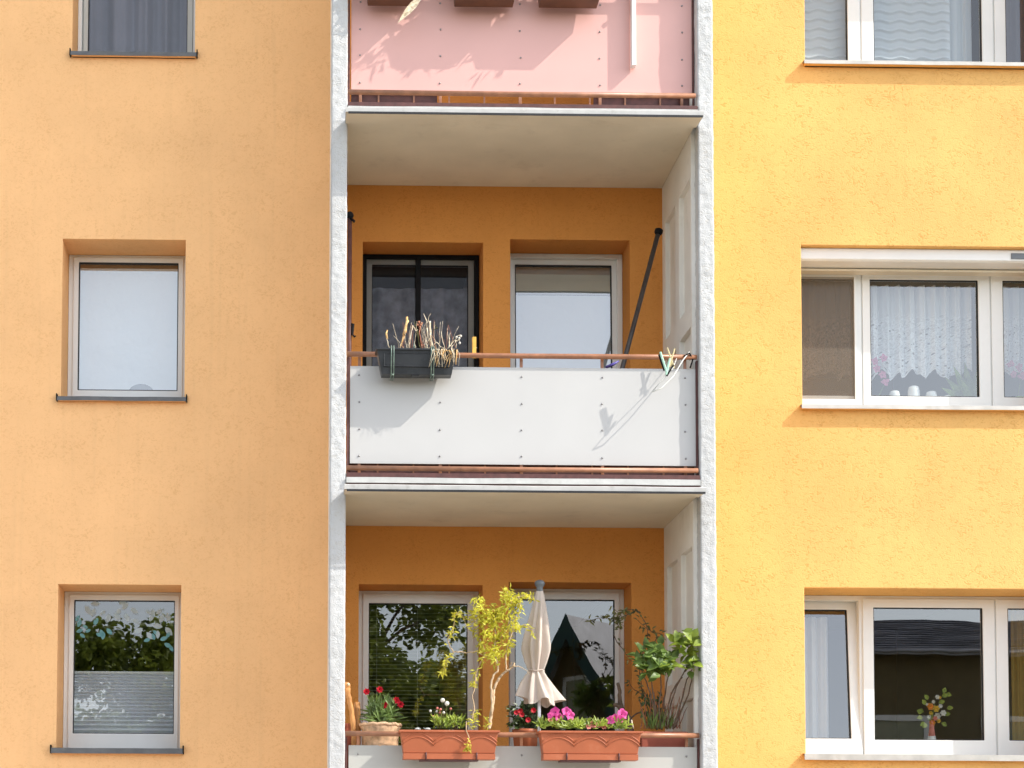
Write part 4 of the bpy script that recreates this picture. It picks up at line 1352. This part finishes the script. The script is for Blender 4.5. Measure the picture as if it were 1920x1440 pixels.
W_TR = curve([(917, 1368), (920, 1345), (924, 1318), (926, 1295), (930, 1282), (937, 1270), (950, 1258), (962, 1250), (964, 1243)], YW)
taper_tube(wl, W_TR, .014, .006, 'bark', 'trunk')
limbs = [
    ([(921, 1340), (922, 1310), (921, 1290), (924, 1270), (934, 1255), (930, 1236), (926, 1215), (930, 1190), (925, 1165), (912, 1150)], .010),
    ([(934, 1258), (931, 1240), (922, 1222), (935, 1200), (950, 1180), (955, 1155), (958, 1130), (950, 1108)], .007),
    ([(950, 1258), (948, 1235), (952, 1210), (960, 1185), (966, 1160), (975, 1140), (972, 1118)], .006),
    ([(955, 1130), (968, 1122), (980, 1117), (992, 1115), (1002, 1124)], .004),
    ([(962, 1185), (972, 1175), (985, 1172), (995, 1178), (1001, 1190)], .004),
    ([(890, 1290), (893, 1262), (902, 1240), (910, 1222), (900, 1200), (893, 1180), (890, 1150), (895, 1130)], .006),
    ([(886, 1350), (889, 1325), (886, 1305), (891, 1288), (893, 1270)], .006),
    ([(876, 1224), (862, 1222), (851, 1222), (843, 1210), (840, 1195), (848, 1185), (851, 1170), (853, 1155), (862, 1148), (870, 1160), (878, 1180)], .005),
    ([(851, 1222), (844, 1230), (836, 1240), (833, 1250), (830, 1262)], .004),
    ([(876, 1224), (890, 1222), (905, 1228), (922, 1236)], .005),
    ([(962, 1250), (975, 1250), (985, 1256), (995, 1265)], .004),
    ([(960, 1243), (955, 1250), (968, 1248)], .003),
    ([(925, 1165), (935, 1150), (945, 1140), (948, 1120)], .004),
    ([(935, 1200), (920, 1190), (905, 1180), (900, 1165)], .004),
]
leafmb = MB()


def shoot_leaves(P, n, L=(.03, .055), droop=.6, spread=1.0):
    for k in range(n):
        p = P[random.randrange(len(P))] + Vector((R_(-.02, .02), R_(-.03, .03), R_(-.02, .02))) * spread
        a = R_(0, 2 * pi)
        leafmb.leaf(p, (cos(a), R_(-.9, .7), sin(a) * .7 - droop * .5), (R_(-1, 1), R_(-1, .3), R_(0, 1)), R_(*L), R_(.010, .017), R_(-.2, .7))


for k, (pts, r) in enumerate(limbs):
    P = curve(pts, YW + (0.03 if k % 2 else -0.02), 4, .004, R_(-.004, .004))
    taper_tube(wl, P, r, r * .35, 'bark', 'branch')
    up = [p for p in P if p.z > at(0, 1235, YW).z]
    if k in (0, 1, 2, 5, 12, 13) and up:
        shoot_leaves(up, 80, spread=1.1)
    elif k in (3, 4):
        shoot_leaves(P[2:], 34, spread=.6)
    elif k == 7:
        shoot_leaves(P[len(P) // 3:], 58, (.025, .045), spread=.55)
    elif k == 8:
        shoot_leaves(P[2:], 42, (.025, .045), spread=.5)
# dense bunches of the crown: (u, v, rx, ry, n)
for (u, v, rx, ry, n) in ((896, 1130, 12, 14, 70), (905, 1152, 16, 14, 80), (925, 1145, 14, 14, 70), (950, 1110, 8, 10, 50), (955, 1128, 16, 12, 80), (968, 1132, 10, 12, 50),
                          (925, 1165, 20, 12, 100), (940, 1150, 14, 12, 60), (962, 1165, 8, 12, 50), (918, 1190, 14, 12, 60), (945, 1185, 12, 14, 55), (957, 1205, 6, 12, 35),
                          (905, 1215, 12, 8, 50), (930, 1222, 12, 10, 60), (925, 1232, 10, 6, 30), (888, 1155, 6, 14, 30), (993, 1117, 8, 5, 24), (848, 1188, 7, 7, 16), (831, 1260, 6, 5, 16),
                          (893, 1262, 5, 7, 18), (888, 1282, 6, 7, 24), (891, 1340, 7, 14, 30), (912, 1352, 5, 12, 18), (886, 1356, 9, 8, 26), (858, 1150, 8, 6, 16)):
    for k in range(int(n * .8)):
        a, q = R_(0, 2 * pi), sqrt(random.random())
        p = at(u + rx * q * cos(a), v + ry * q * sin(a), YW + R_(-.06, .06))
        b = R_(0, 2 * pi)
        leafmb.leaf(p, (cos(b), R_(-.9, .6), sin(b) * .8 - .25), (R_(-1, 1), R_(-1, .3), R_(0, 1)), R_(.028, .05), R_(.010, .017), R_(-.2, .7))
# the shoot hanging over the front of the box
P = curve([(874, 1352), (875, 1372), (879, 1383), (877, 1392)], -1.345, 4, .002)
taper_tube(wl, P, .004, .003, 'bark', 'branch')
for k in range(26):
    p = at(877 + R_(-6, 6), 1394 + R_(-8, 12), -1.35)
    leafmb.leaf(p, (R_(-1, 1), -.4, R_(-1, .3)), (R_(-1, 1), -1, .4), R_(.02, .035), .013, .3)
f = leafmb.build('foliage', 'willow_leaf', wl)
f['kind'] = 'stuff'
hang(wl)

# globe-headed plant with succulents in the same box
gp = empty('globe_flower_plant', tuple(at(840, 1366, YW)), 'low green plant with white globe seed heads left of the willow', 'plant')
for (u, v, r, m) in ((830, 1313, .017, 'whitefl'), (838, 1319, .018, 'whitefl'), (820, 1328, .010, 'salmon'), (826, 1330, .010, 'salmon'), (819, 1334, .010, 'whitefl'), (825, 1336, .009, 'salmon'),
                     (832, 1336, .010, 'whitefl'), (845, 1329, .009, 'salmon'), (807, 1333, .010, 'whitefl'), (812, 1343, .008, 'salmon'), (820, 1343, .009, 'salmon')):
    p = at(u, v, YW + R_(-.03, .03))
    MB().tube([at(832 + (u - 832) * .5, 1364, YW), p], .0022, 5).build('stem', 'leaf_olive', gp)
    MB().ball(p, r, 9, 6).build('flower_head', m, gp, smooth=True)
mb = MB()
for k in range(150):
    p = at(R_(812, 868), R_(1346, 1366), YW + R_(-.05, .05))
    mb.leaf(p, (R_(-.6, .6), R_(-.6, .3), R_(.3, 1)), (R_(-1, 1), -1, .3), R_(.025, .055), R_(.009, .016), .25)
f = mb.build('foliage', 'leaf_bright', gp)
f['kind'] = 'stuff'
for u in (783, 802):
    MB().ball(at(u, 1367, YW), .02, 9, 6, (1.2, 1, .5)).build('stone', 'concrete', gp, smooth=True)
hang(gp)

# petunias
pt = empty('petunia', tuple(at(1100, 1366, YW)), 'magenta petunias and succulents in the right terracotta box', 'plant')


def trumpet(root, u, v, y, r, m, tilt):
    c = at(u, v, y)
    mb = MB()
    n = 20
    ax = Vector((tilt[0], -1, tilt[1])).normalized()
    q = ax.to_track_quat('Z', 'Y')

    def fn(s, t):
        a = 2 * pi * s
        rr = r * (0.12 + 0.88 * t ** .7) * (1 + .10 * t * sin(5 * a) + .05 * t * sin(11 * a + u))
        h = -r * .55 * (1 - t) ** 1.5 + .12 * r * t * sin(5 * a + 1) - .18 * r * t * t
        return c + q @ Vector((rr * cos(a), rr * sin(a), h))
    mb.sheet(n, 5, fn, uv=False)
    return mb.build('flower', m, root, smooth=True)


for (u, v, r, m, t) in ((1040, 1334, .036, 'pink', (-.5, .2)), (1049, 1345, .032, 'pink', (.1, -.1)), (1031, 1341, .024, 'pink', (-.8, 0)), (1062, 1333, .034, 'pink', (-.1, .3)), (1070, 1341, .036, 'pink', (.4, 0)),
                        (1144, 1350, .032, 'pink', (-.5, .1)), (1154, 1347, .034, 'pink', (0, .1)), (1168, 1338, .040, 'pink', (.3, .2)), (1163, 1348, .03, 'pink', (.1, -.3)),
                        (1112, 1357, .030, 'salmon', (-.4, .3)), (1124, 1358, .026, 'salmon', (.1, .4)), (1133, 1362, .022, 'salmon', (.2, .4)), (1104, 1362, .02, 'salmon', (.2, .4)), (1032, 1349, .018, 'salmon', (.2, .4))):
    trumpet(pt, u, v, YW - .03 + R_(-.02, .02), r, m, t)
mb = MB()
for k in range(230):
    u = R_(1010, 1180)
    if 1182 < u:
        continue
    p = at(u, R_(1352, 1367), YW + R_(-.05, .05))
    mb.leaf(p, (R_(-1, 1), R_(-.7, .3), R_(.1, 1)), (R_(-1, 1), -1, .5), R_(.03, .055), R_(.012, .02), .25)
for (u, v) in ((1124, 1362), (1060, 1366), (1085, 1366), (1016, 1362), (1160, 1366)):
    for k in range(12):
        a = R_(.1, pi - .1)
        mb.leaf(at(u, v, YW - .03), (cos(a), R_(-.4, .2), sin(a)), (0, -1, .3), R_(.06, .10), .016, .12)
f = mb.build('foliage', 'leaf_bright', pt)
f['kind'] = 'stuff'
MB().tube([at(1187, 1366, YW), at(1184, 1350, YW)], [.007, .005], 7).build('stake', 'dry', pt, smooth=True)
hang(pt)

# closed parasol
YP = -0.98
pb_ = at(1013, 1330, YP)
pa = empty('parasol', (pb_.x, YP, 1.83), 'closed cream parasol with grey knob standing behind the petunias', 'parasol')
axis = [(at(1013, v, YP).x, at(1013, v, YP).z) for v in (1108, 1258, 1316)]
z_top, z_tie, z_hem = axis[0][1], axis[1][1], axis[2][1]
cx0 = at(1012, 1108, YP).x
cx1 = at(1006, 1258, YP).x
cx2 = at(1007, 1316, YP).x


def para(s, t):
    a = 2 * pi * s
    z = lerp(z_top, z_hem - .01, t)
    tz = (z_top - z_tie) / (z_top - z_hem)
    if t < tz:
        q = t / tz
        r = lerp(.026, .090, min(1, q * 1.5) ** .8) if q < .72 else lerp(.090, .045, ((q - .72) / .28) ** 1.3)
        cx = lerp(cx0, cx1, q)
    else:
        q = (t - tz) / (1 - tz)
        r = lerp(.045, .135, q ** .75)
        cx = lerp(cx1, cx2 + .015, q)
    fold = .22 * sin(8 * a + 1.2 * sin(3 * t)) + .16 * sin(5 * a + 2 + 4 * t)
    amp = min(1, t * 3)
    if t > tz:
        z += .028 * sin(4 * a + 1) * q + .03 * max(0, cos(a - 2.9)) * q
        r *= 1 + .22 * q * sin(4 * a + .6)
    return (cx + r * (1 + fold * amp) * cos(a), YP + r * (1 + fold * amp) * sin(a) * .9, z)


MB().sheet(96, 60, para, uv=False).build('canopy', 'cloth', pa, smooth=True)
MB().tube([(cx1 + .058 * cos(a * pi / 12), YP + .054 * sin(a * pi / 12), z_tie + .004 * sin(a)) for a in range(25)], .005, 6).build('tie_band', 'cloth', pa, smooth=True)
MB().lathe([(.022, -.045), (.027, -.03), (.024, -.012), (.026, 0), (.036, .012), (.040, .028), (.034, .044), (.016, .052)], (cx0, YP, z_top + .03), 16).build('knob', 'grey_plastic', pa, smooth=True)
MB().tube([(cx2 + .01, YP, 1.86), (cx0, YP, z_top)], .014, 12).build('pole', 'alu', pa, smooth=True)
MB().lathe([(.17, 0), (.17, .05), (.06, .09), (.03, .12)], (cx2 + .01, YP, 1.83), 20).build('foot', 'grey_plastic', pa, smooth=True)
hang(pa)

# red-flowered plant in a ribbed pot
YR = -0.98
bp = at(713, 1380, YR)
rp = empty('flowering_plant', (bp.x, YR, 1.83), 'bushy plant with red carnations in a pale ribbed pot', 'plant')
zr = at(713, 1362, YR).z
mb = MB().lathe([(.09, -.75), (.10, -.7), (.135, -.16), (.14, -.03), (.155, -.01), (.15, .012), (.12, .0)], (bp.x, YR, zr), 40, lambda a, z: 1 + (.035 * sin(18 * a) if z < -.04 else 0))
mb.build('pot', 'wicker', rp, smooth=True)
MB().tube([(bp.x + .152 * cos(2 * pi * k / 32), YR + .152 * sin(2 * pi * k / 32), zr + .008 + .004 * sin(k * 2.1)) for k in range(33)], .013, 8).build('rim', 'wicker', rp, smooth=True)
mb = MB()
for k in range(150):
    p = at(713 + R_(-16, 16), R_(1335, 1362), YR + R_(-.08, .08))
    a = R_(.05, pi - .05)
    mb.leaf(p, (cos(a), R_(-.5, .5), sin(a) * R_(.3, 1.1)), (R_(-.3, .3), -1, .6), R_(.08, .16), R_(.011, .018), R_(.05, .5), 4)
for k in range(60):
    u = R_(690, 738)
    p = at(u, R_(1318, 1345), YR + R_(-.08, .06))
    mb.leaf(p, (R_(-.6, .6), R_(-.5, .2), 1), (0, -1, .3), R_(.06, .12), R_(.012, .018), .15, 4)
f = mb.build('foliage', 'leaf', rp)
f['kind'] = 'stuff'
for (u, v) in ((687, 1297), (743, 1313), (751, 1321), (722, 1322), (712, 1293)):
    c = at(u, v, YR - .05)
    mb = MB()
    for ring in range(3):
        for k in range(7):
            a = 2 * pi * k / 7 + ring * .4
            mb.leaf(c, (cos(a), -.3 - .6 * ring, sin(a)), (0, -1, 0), .03 * (1 - .2 * ring), .024, -.1)
    mb.build('flower', 'red', rp)
    MB().tube([at(713 + (u - 713) * .4, 1350, YR), c], .0025, 5).build('stem', 'leaf', rp)
hang(rp)

# driftwood figure and post at the left
dw = empty('wooden_figure', tuple(at(655, 1390, -1.0)), 'carved orange-brown wooden stick leaning beside the left pier', 'ornament')
P = curve([(664, 1440), (663, 1380), (661, 1345), (657, 1322), (652, 1300), (650, 1288)], -1.0, 4, .003)
MB().tube(P, [.022, .022, .02, .021, .02, .019, .02, .023, .02, .018, .017, .019, .02, .018, .019, .021, .022, .025, .028, .026, .02], 9).build('stick', 'wood', dw, smooth=True)
MB().ball(at(650, 1286, -1.0), .03, 10, 7, (1, .9, 1)).build('head', 'wood', dw, smooth=True)
MB().ball(at(653, 1283, -1.03), .012, 8, 5).build('knob', 'dry', dw, smooth=True)
hang(dw)
dw = empty('wooden_post', tuple(at(668, 1390, -0.95)), 'short split log standing beside the ribbed pot', 'log')
a, b = at(669, 1450, -.95), at(670, 1317, -.95)
MB().tube([a, a.lerp(b, .3), a.lerp(b, .6), a.lerp(b, .9), b], [.03, .026, .029, .024, .021], 8).build('log', 'wood', dw, smooth=True)
hang(dw)
tag(MB().lathe([(.06, -.4), (.05, -.1), (.052, 0), (.04, -.01)], at(655, 1357, -.9), 14).build('dark_jar', 'redclay', None, smooth=True), 'dark red jar behind the carved stick', 'jar')

# shaded plant with red flowers behind the rail, in a small terracotta pot
YD = -0.6
dpn = empty('flowering_plant', tuple(at(983, 1392, YD)), 'dark leafy plant with dull red blooms in the shade behind the rail', 'plant')
c = at(985, 1368, YD)
MB().lathe([(.07, -.3), (.10, -.02), (.105, 0), (.09, -.02)], c, 18).build('pot', 'terracotta', dpn, smooth=True)
mb = MB()
for k in range(200):
    p = at(R_(956, 1008), R_(1322, 1366), YD + R_(-.08, .08))
    mb.leaf(p, (R_(-1, 1), R_(-1, .4), R_(-.2, 1)), (R_(-1, 1), -1, 1), R_(.04, .07), R_(.02, .03), .25)
f = mb.build('foliage', 'leaf_dark', dpn)
f['kind'] = 'stuff'
for (u, v) in ((968, 1336), (975, 1333), (978, 1340), (1000, 1332), (990, 1350)):
    mb = MB()
    for k in range(8):
        a = 2 * pi * k / 8
        mb.leaf(at(u, v, YD - .1), (cos(a), -.5, sin(a)), (0, -1, 0), .026, .02, 0)
    mb.build('flower', 'red', dpn)
hang(dpn)

# big-leaved shrub at the right
YS = -1.10
sh = empty('shrub', tuple(at(1245, 1392, YS)), 'large-leaved green shrub in a red pot at the right end of the lowest balcony', 'plant')
c = at(1247, 1372, YS)
mb = MB()
mb.box(c.x - .17, c.x + .17, -1.04, -.82, c.z - .42, c.z)
mb.box(c.x - .185, c.x + .185, -1.055, -.805, c.z - .03, c.z + .006)
mb.build('pot', 'redclay', sh, bevel=.01)
mb = MB()
stems = [[(1240, 1368), (1250, 1330), (1262, 1295), (1285, 1255), (1292, 1230)], [(1238, 1368), (1236, 1320), (1240, 1280), (1236, 1250)], [(1262, 1368), (1276, 1320), (1288, 1275), (1298, 1255)],
         [(1250, 1368), (1258, 1320), (1272, 1280), (1280, 1270)], [(1232, 1368), (1224, 1320), (1212, 1280), (1203, 1255)], [(1245, 1330), (1248, 1290), (1255, 1262)], [(1285, 1258), (1300, 1235), (1305, 1215)],
         [(1230, 1340), (1225, 1300), (1220, 1270)], [(1265, 1365), (1290, 1300), (1300, 1260)]]
for s_ in stems:
    taper_tube(sh, curve(s_, -1.0, 4, .004, -.022), .008, .003, 'bark_dark', 'stem')
for (u, v, n, m) in ((1237, 1215, 7, 'leaf'), (1252, 1228, 8, 'leaf'), (1225, 1235, 8, 'leaf'), (1210, 1225, 7, 'leaf'), (1240, 1245, 9, 'leaf'), (1258, 1240, 7, 'leaf_bright'), (1275, 1200, 6, 'leaf_bright'),
                     (1290, 1208, 7, 'leaf_bright'), (1303, 1195, 6, 'leaf_bright'), (1305, 1240, 6, 'leaf_bright'), (1298, 1252, 5, 'leaf'), (1222, 1255, 7, 'leaf'), (1205, 1245, 6, 'leaf'), (1246, 1258, 5, 'leaf'),
                     (1284, 1220, 5, 'leaf_bright')):
    for k in range(int(n * 2.1)):
        p = at(u + R_(-12, 11), v + R_(-9, 9), YS + R_(-.10, .08))
        a = R_(0, 2 * pi)
        MB().leaf(p, (cos(a), R_(-.8, .4), .5 * sin(a) + .2), (R_(-.6, .6), R_(-.9, -.2), R_(.3, 1)), R_(.07, .11), R_(.045, .065), .25, 4).build('leaf', m, sh, smooth=True)
hang(sh)
# wiry plant with twining shoots at the door, grass and dry twigs in the same corner
tw = empty('climbing_plant', tuple(at(1215, 1368, -.62)), 'thin climber with small leaves arching in front of the right balcony door', 'plant')
mb = MB()
for pts, n in (([(1222, 1368), (1212, 1320), (1200, 1270), (1205, 1230), (1215, 1190), (1200, 1150), (1180, 1142), (1165, 1150), (1150, 1140)], 60), ([(1180, 1150), (1160, 1160), (1130, 1158), (1105, 1165)], 46),
               ([(1215, 1320), (1200, 1300), (1185, 1290), (1180, 1275)], 6), ([(1205, 1240), (1230, 1200), (1240, 1190), (1215, 1180), (1195, 1162)], 18), ([(1165, 1150), (1158, 1165), (1162, 1180)], 20),
               ([(1230, 1368), (1215, 1310), (1195, 1280)], 10), ([(1150, 1190), (1165, 1215), (1185, 1240)], 5)):
    P = curve(pts, -.62, 5, .004)
    taper_tube(tw, P, .004, .0016, 'bark_dark', 'shoot')
    for k in range(n):
        p = P[random.randrange(len(P) // 4, len(P))]
        mb.leaf(p + Vector((R_(-.02, .02), R_(-.02, .02), R_(-.02, .02))), (R_(-1, 1), R_(-1, .3), R_(-1, .5)), (R_(-1, 1), -1, .6), R_(.03, .05), R_(.013, .02), .3)
f = mb.build('foliage', 'leaf_olive', tw)
f['kind'] = 'stuff'
hang(tw)
gr = empty('grass_tuft', tuple(at(1235, 1368, -.95)), 'tuft of green grass blades and dry twigs below the shrub', 'plant')
mb = MB()
for k in range(110):
    p = at(R_(1212, 1258), 1368, -.97 + R_(-.06, .06))
    mb.leaf(p, (R_(-.45, .45), R_(-.4, .3), 1), (R_(-1, 1), -1, .2), R_(.08, .19), R_(.004, .008), R_(.0, .5), 4)
mb.build('blades', 'leaf', gr)
mb = MB()
for k in range(34):
    u = R_(1200, 1275)
    a = at(u, 1366, -.95)
    b = at(u + R_(-18, 20), R_(1290, 1345), -.93 + R_(-.05, .05))
    mb.tube(jagged(a, b, 4, .006), [.004, .0035, .003, .0025, .002], 5)
mb.build('twigs', 'dry_red', gr)
mb = MB()
for k in range(110):
    p = at(R_(1200, 1240), R_(1305, 1350), -.9 + R_(-.05, .05))
    mb.leaf(p, (R_(-.5, .5), R_(-.6, .3), R_(.2, 1)), (R_(-1, 1), -1, .5), R_(.02, .045), R_(.012, .02), .2)
mb.build('small_leaves', 'leaf_dark', gr)
hang(gr)
dr = empty('driftwood', tuple(at(1170, 1368, -.85)), 'forked brown driftwood branch standing in front of the balcony door', 'branch')
MB().tube(curve([(1185, 1400), (1180, 1352), (1168, 1335), (1162, 1312), (1162, 1295), (1158, 1280)], -.85, 4, .002), [.03, .03, .028, .028, .027, .026, .025, .024, .022, .02, .02, .018, .016, .016, .015, .014, .014, .013, .012, .012, .008], 9).build('trunk', 'bark_dark', dr, smooth=True)
MB().tube(curve([(1166, 1330), (1157, 1322), (1150, 1322)], -.87, 4, .002), [.022, .02, .018, .017, .016, .016, .015, .014, .008], 8).build('fork', 'bark_dark', dr, smooth=True)
MB().tube(curve([(1180, 1350), (1190, 1340), (1200, 1336)], -.84, 4, .002), .006, 7).build('twig', 'bark_dark', dr, smooth=True)
hang(dr)


# ================================================================ across the street: trees and a house, seen in the panes
def tree(name, x, y, h, r, label, seed, n=5200, low=.22):
    random.seed(seed)
    root = empty(name, (x, y, 0), label, 'tree', 'trees across the street')
    mb = MB()
    tr = [Vector((x, y, -.1)), Vector((x + R_(-.1, .1), y, h * .2)), Vector((x + R_(-.2, .2), y + R_(-.2, .2), h * .45)), Vector((x + R_(-.3, .3), y, h * .75))]
    mb.tube(tr, [.2, .16, .12, .05], 9)
    clumps = []
    for k in range(44):
        a, q = R_(0, 2 * pi), R_(.2, 1)
        zz = R_(low, .96)
        rad = r * q * sqrt(max(.1, 1 - ((zz - .5) / .56) ** 2))
        e = Vector((x + rad * cos(a), y + rad * sin(a), h * zz))
        s0 = tr[1].lerp(tr[3], min(1, max(0, (zz - .2) / .6)))
        mb.tube([s0, s0.lerp(e, .5) + Vector((0, 0, .15)), e], [.06, .035, .012], 6)
        clumps.append((e, R_(.45, .95) * r * .42))
    mb.build('trunk', 'bark_dark', root, smooth=True)
    lf = MB()
    for k in range(n):
        e, cr = clumps[k % len(clumps)]
        d = Vector((random.gauss(0, 1), random.gauss(0, 1), random.gauss(0, .8)))
        d = d.normalized() * cr * random.random() ** .5
        lf.leaf(e + d, (R_(-1, 1), R_(-1, 1), R_(-1, .5)), (R_(-1, 1), R_(-1, 1), R_(.2, 1)), R_(.13, .25), R_(.08, .14), .2, 3)
    f = lf.build('crown', 'tree_leaf', root)
    f['kind'] = 'stuff'
    return hang(root)


tree('broadleaf_tree', -4.1, -27.5, 7.6, 2.7, 'green tree mirrored in the lower left window', 11, 26000, .1)
tree('broadleaf_tree', 1.75, -25.5, 8.9, 2.5, 'taller green tree mirrored in the slatted balcony window', 12, 30000, .1)
tree('broadleaf_tree', 2.7, -30.0, 7.5, 2.3, 'lower tree beside the gable in the slatted balcony window', 15, 22000, .1)
tree('broadleaf_tree', -9.0, -30.0, 7.0, 2.8, 'far green tree across the street beyond the mirrored house', 13, 3500)
random.seed(99)
hg = empty('hedge', (-5, -33, 0), 'tall clipped evergreen hedge mirrored low in the left windows', 'hedge')
mb = MB().sheet(90, 12, lambda u, v: (lerp(-17, 4.0, u), -33 + .35 * noise.noise(Vector((u * 30, v * 6, 1))), v * (5.6 + .5 * noise.noise(Vector((u * 16, 0, 2))))), uv=False)
mb.sheet(90, 4, lambda u, v: (lerp(-17, 4.0, u), -33 - 1.2 * v, 5.6 + .5 * noise.noise(Vector((u * 16, 0, 2))) - v * .2), uv=False)
mb.build('core', 'leaf_dark', hg)
mb = MB()
for k in range(14000):
    u = random.random()
    p = Vector((lerp(-17, 4.0, u), -33 + R_(-.2, .45), R_(1.5, 6.0) + .3 * noise.noise(Vector((u * 16, 0, 2)))))
    mb.leaf(p, (R_(-1, 1), R_(-.2, 1), R_(-1, .6)), (R_(-1, 1), 1, R_(.2, 1)), R_(.16, .28), R_(.09, .15), .2)
f = mb.build('foliage', 'tree_leaf', hg)
f['kind'] = 'stuff'
hang(hg)
# house with a steep dark green gable and a long slate roof
H = empty('gabled_house', (9, -29, 0), 'ochre house with green gable boards and slate roof mirrored in the lower windows', 'house')
ang = radians(40)
T = Matrix.Translation((6.7, -28.0, 0)) @ Matrix.Rotation(ang, 4, 'Z')


def tq(mb, pts):
    i = len(mb.v)
    mb.v += [tuple(T @ Vector(p)) for p in pts]
    mb.f.append(tuple(range(i, i + len(pts))))


hw, ez, az = 2.5, 3.6, 8.0
mb = MB()
tq(mb, [(-hw, 0, 0), (hw, 0, 0), (hw, 0, ez), (0, 0, az - .25), (-hw, 0, ez)])
tq(mb, [(-hw, -5, 0), (hw, -5, 0), (hw, -5, ez), (0, -5, az - .25), (-hw, -5, ez)])
tq(mb, [(-hw, 0, 0), (-hw, -5, 0), (-hw, -5, ez), (-hw, 0, ez)])
tq(mb, [(hw, 0, 0), (hw, -5, 0), (hw, -5, ez), (hw, 0, ez)])
mb.build('wall', 'house_wall', H)
mb = MB()
for s in (-1, 1):
    k = (az - ez) / hw
    e = hw + .5
    tq(mb, [(0, .5, az), (s * e, .5, az - k * e), (s * e, -5.2, az - k * e), (0, -5.2, az)])
    tq(mb, [(0, .5, az - .2), (s * e, .5, az - k * e - .2), (s * e, -5.2, az - k * e - .2), (0, -5.2, az - .2)])
mb.build('roof', 'rooftile', H)
mb = MB()
for s in (-1, 1):
    k = (az - ez) / hw
    e = hw + .52
    tq(mb, [(0, .53, az + .03), (s * e, .53, az - k * e + .03), (s * e, .53, az - k * e - .5), (0, .53, az - .6)])
mb.build('barge_board', 'gable_green', H)
wnd = MB()
for (a, b, c, d, y) in ((-.28, .28, 4.6, 6.4, .02),):
    tq(wnd, [(a, y, c), (b, y, c), (b, y, d), (a, y, d)])
wo = wnd.build('window', 'slat', H)
mb = MB()
for (a, b, c, d) in ((-.4, -.28, 4.5, 6.5), (.28, .4, 4.5, 6.5), (-.4, .4, 6.4, 6.52), (-.4, .4, 4.5, 4.62)):
    tq(mb, [(a, .06, c), (b, .06, c), (b, .06, d), (a, .06, d)])
mb.build('frame', 'pvc', wo)
# long wing to the right with a slate roof laid in courses
x0, x1, yf, yb = 9.2, 22.0, -26.2, -31.5
mb = MB().box(x0, x1, yb, yf - .5, 0, 7.13)
mb.build('wall', 'house_wall', H)
mb = MB()
NC = 15
zE, zR = 7.0, 8.5
for k in range(NC):
    ya, yb_ = lerp(yf, yf - 5.2, k / NC), lerp(yf, yf - 5.2, (k + 1) / NC)
    za, zb_ = lerp(zE, zR, k / NC), lerp(zE, zR, (k + 1) / NC)
    off = .4 * (k % 2)
    x = x0 - .3 - off
    while x < x1 + .3:
        j = R_(-.008, .008)
        mb.box(max(x, x0 - .3), min(x + .78, x1 + .3), yb_, ya, 0, .02, Matrix.Translation((0, 0, za + .03 + j)) @ Matrix.Shear('XY', 4, (0, 0)))
        x += .8
roof2 = mb
roof2.box(x0 - .3, x1 + .3, yf - .02, yf + .06, zE - .1, zE + .06)
roof2.build('roof', 'rooftile', H)
mb = MB()
i = len(mb.v)
mb.v += [(x0 - .25, yf, zE), (x1 + .25, yf, zE), (x1 + .25, yf - 5.2, zR), (x0 - .25, yf - 5.2, zR)]
mb.f.append((i, i + 1, i + 2, i + 3))
mb.build('roof_deck', 'rooftile', H)
MB().tube([(x0 - .3, yf + .1, zE - .02), (x1 + .3, yf + .1, zE - .02)], .035, 8).build('gutter', 'rooftile', H, smooth=True)
for x in (10.6, 13.4, 16.2, 19.0):
    f = MB().ring((x, x + 1.5, 4.2, 5.5), (x + .12, x + 1.38, 4.32, 5.38), yf - .5, yf - .42).build('window', 'pvc', H)
    q = MB()
    q.quad((x + .1, yf - .46, 4.3), (x + 1.4, yf - .46, 4.3), (x + 1.4, yf - .46, 5.4), (x + .1, yf - .46, 5.4))
    q.build('pane', 'slat', f)
hang(H)
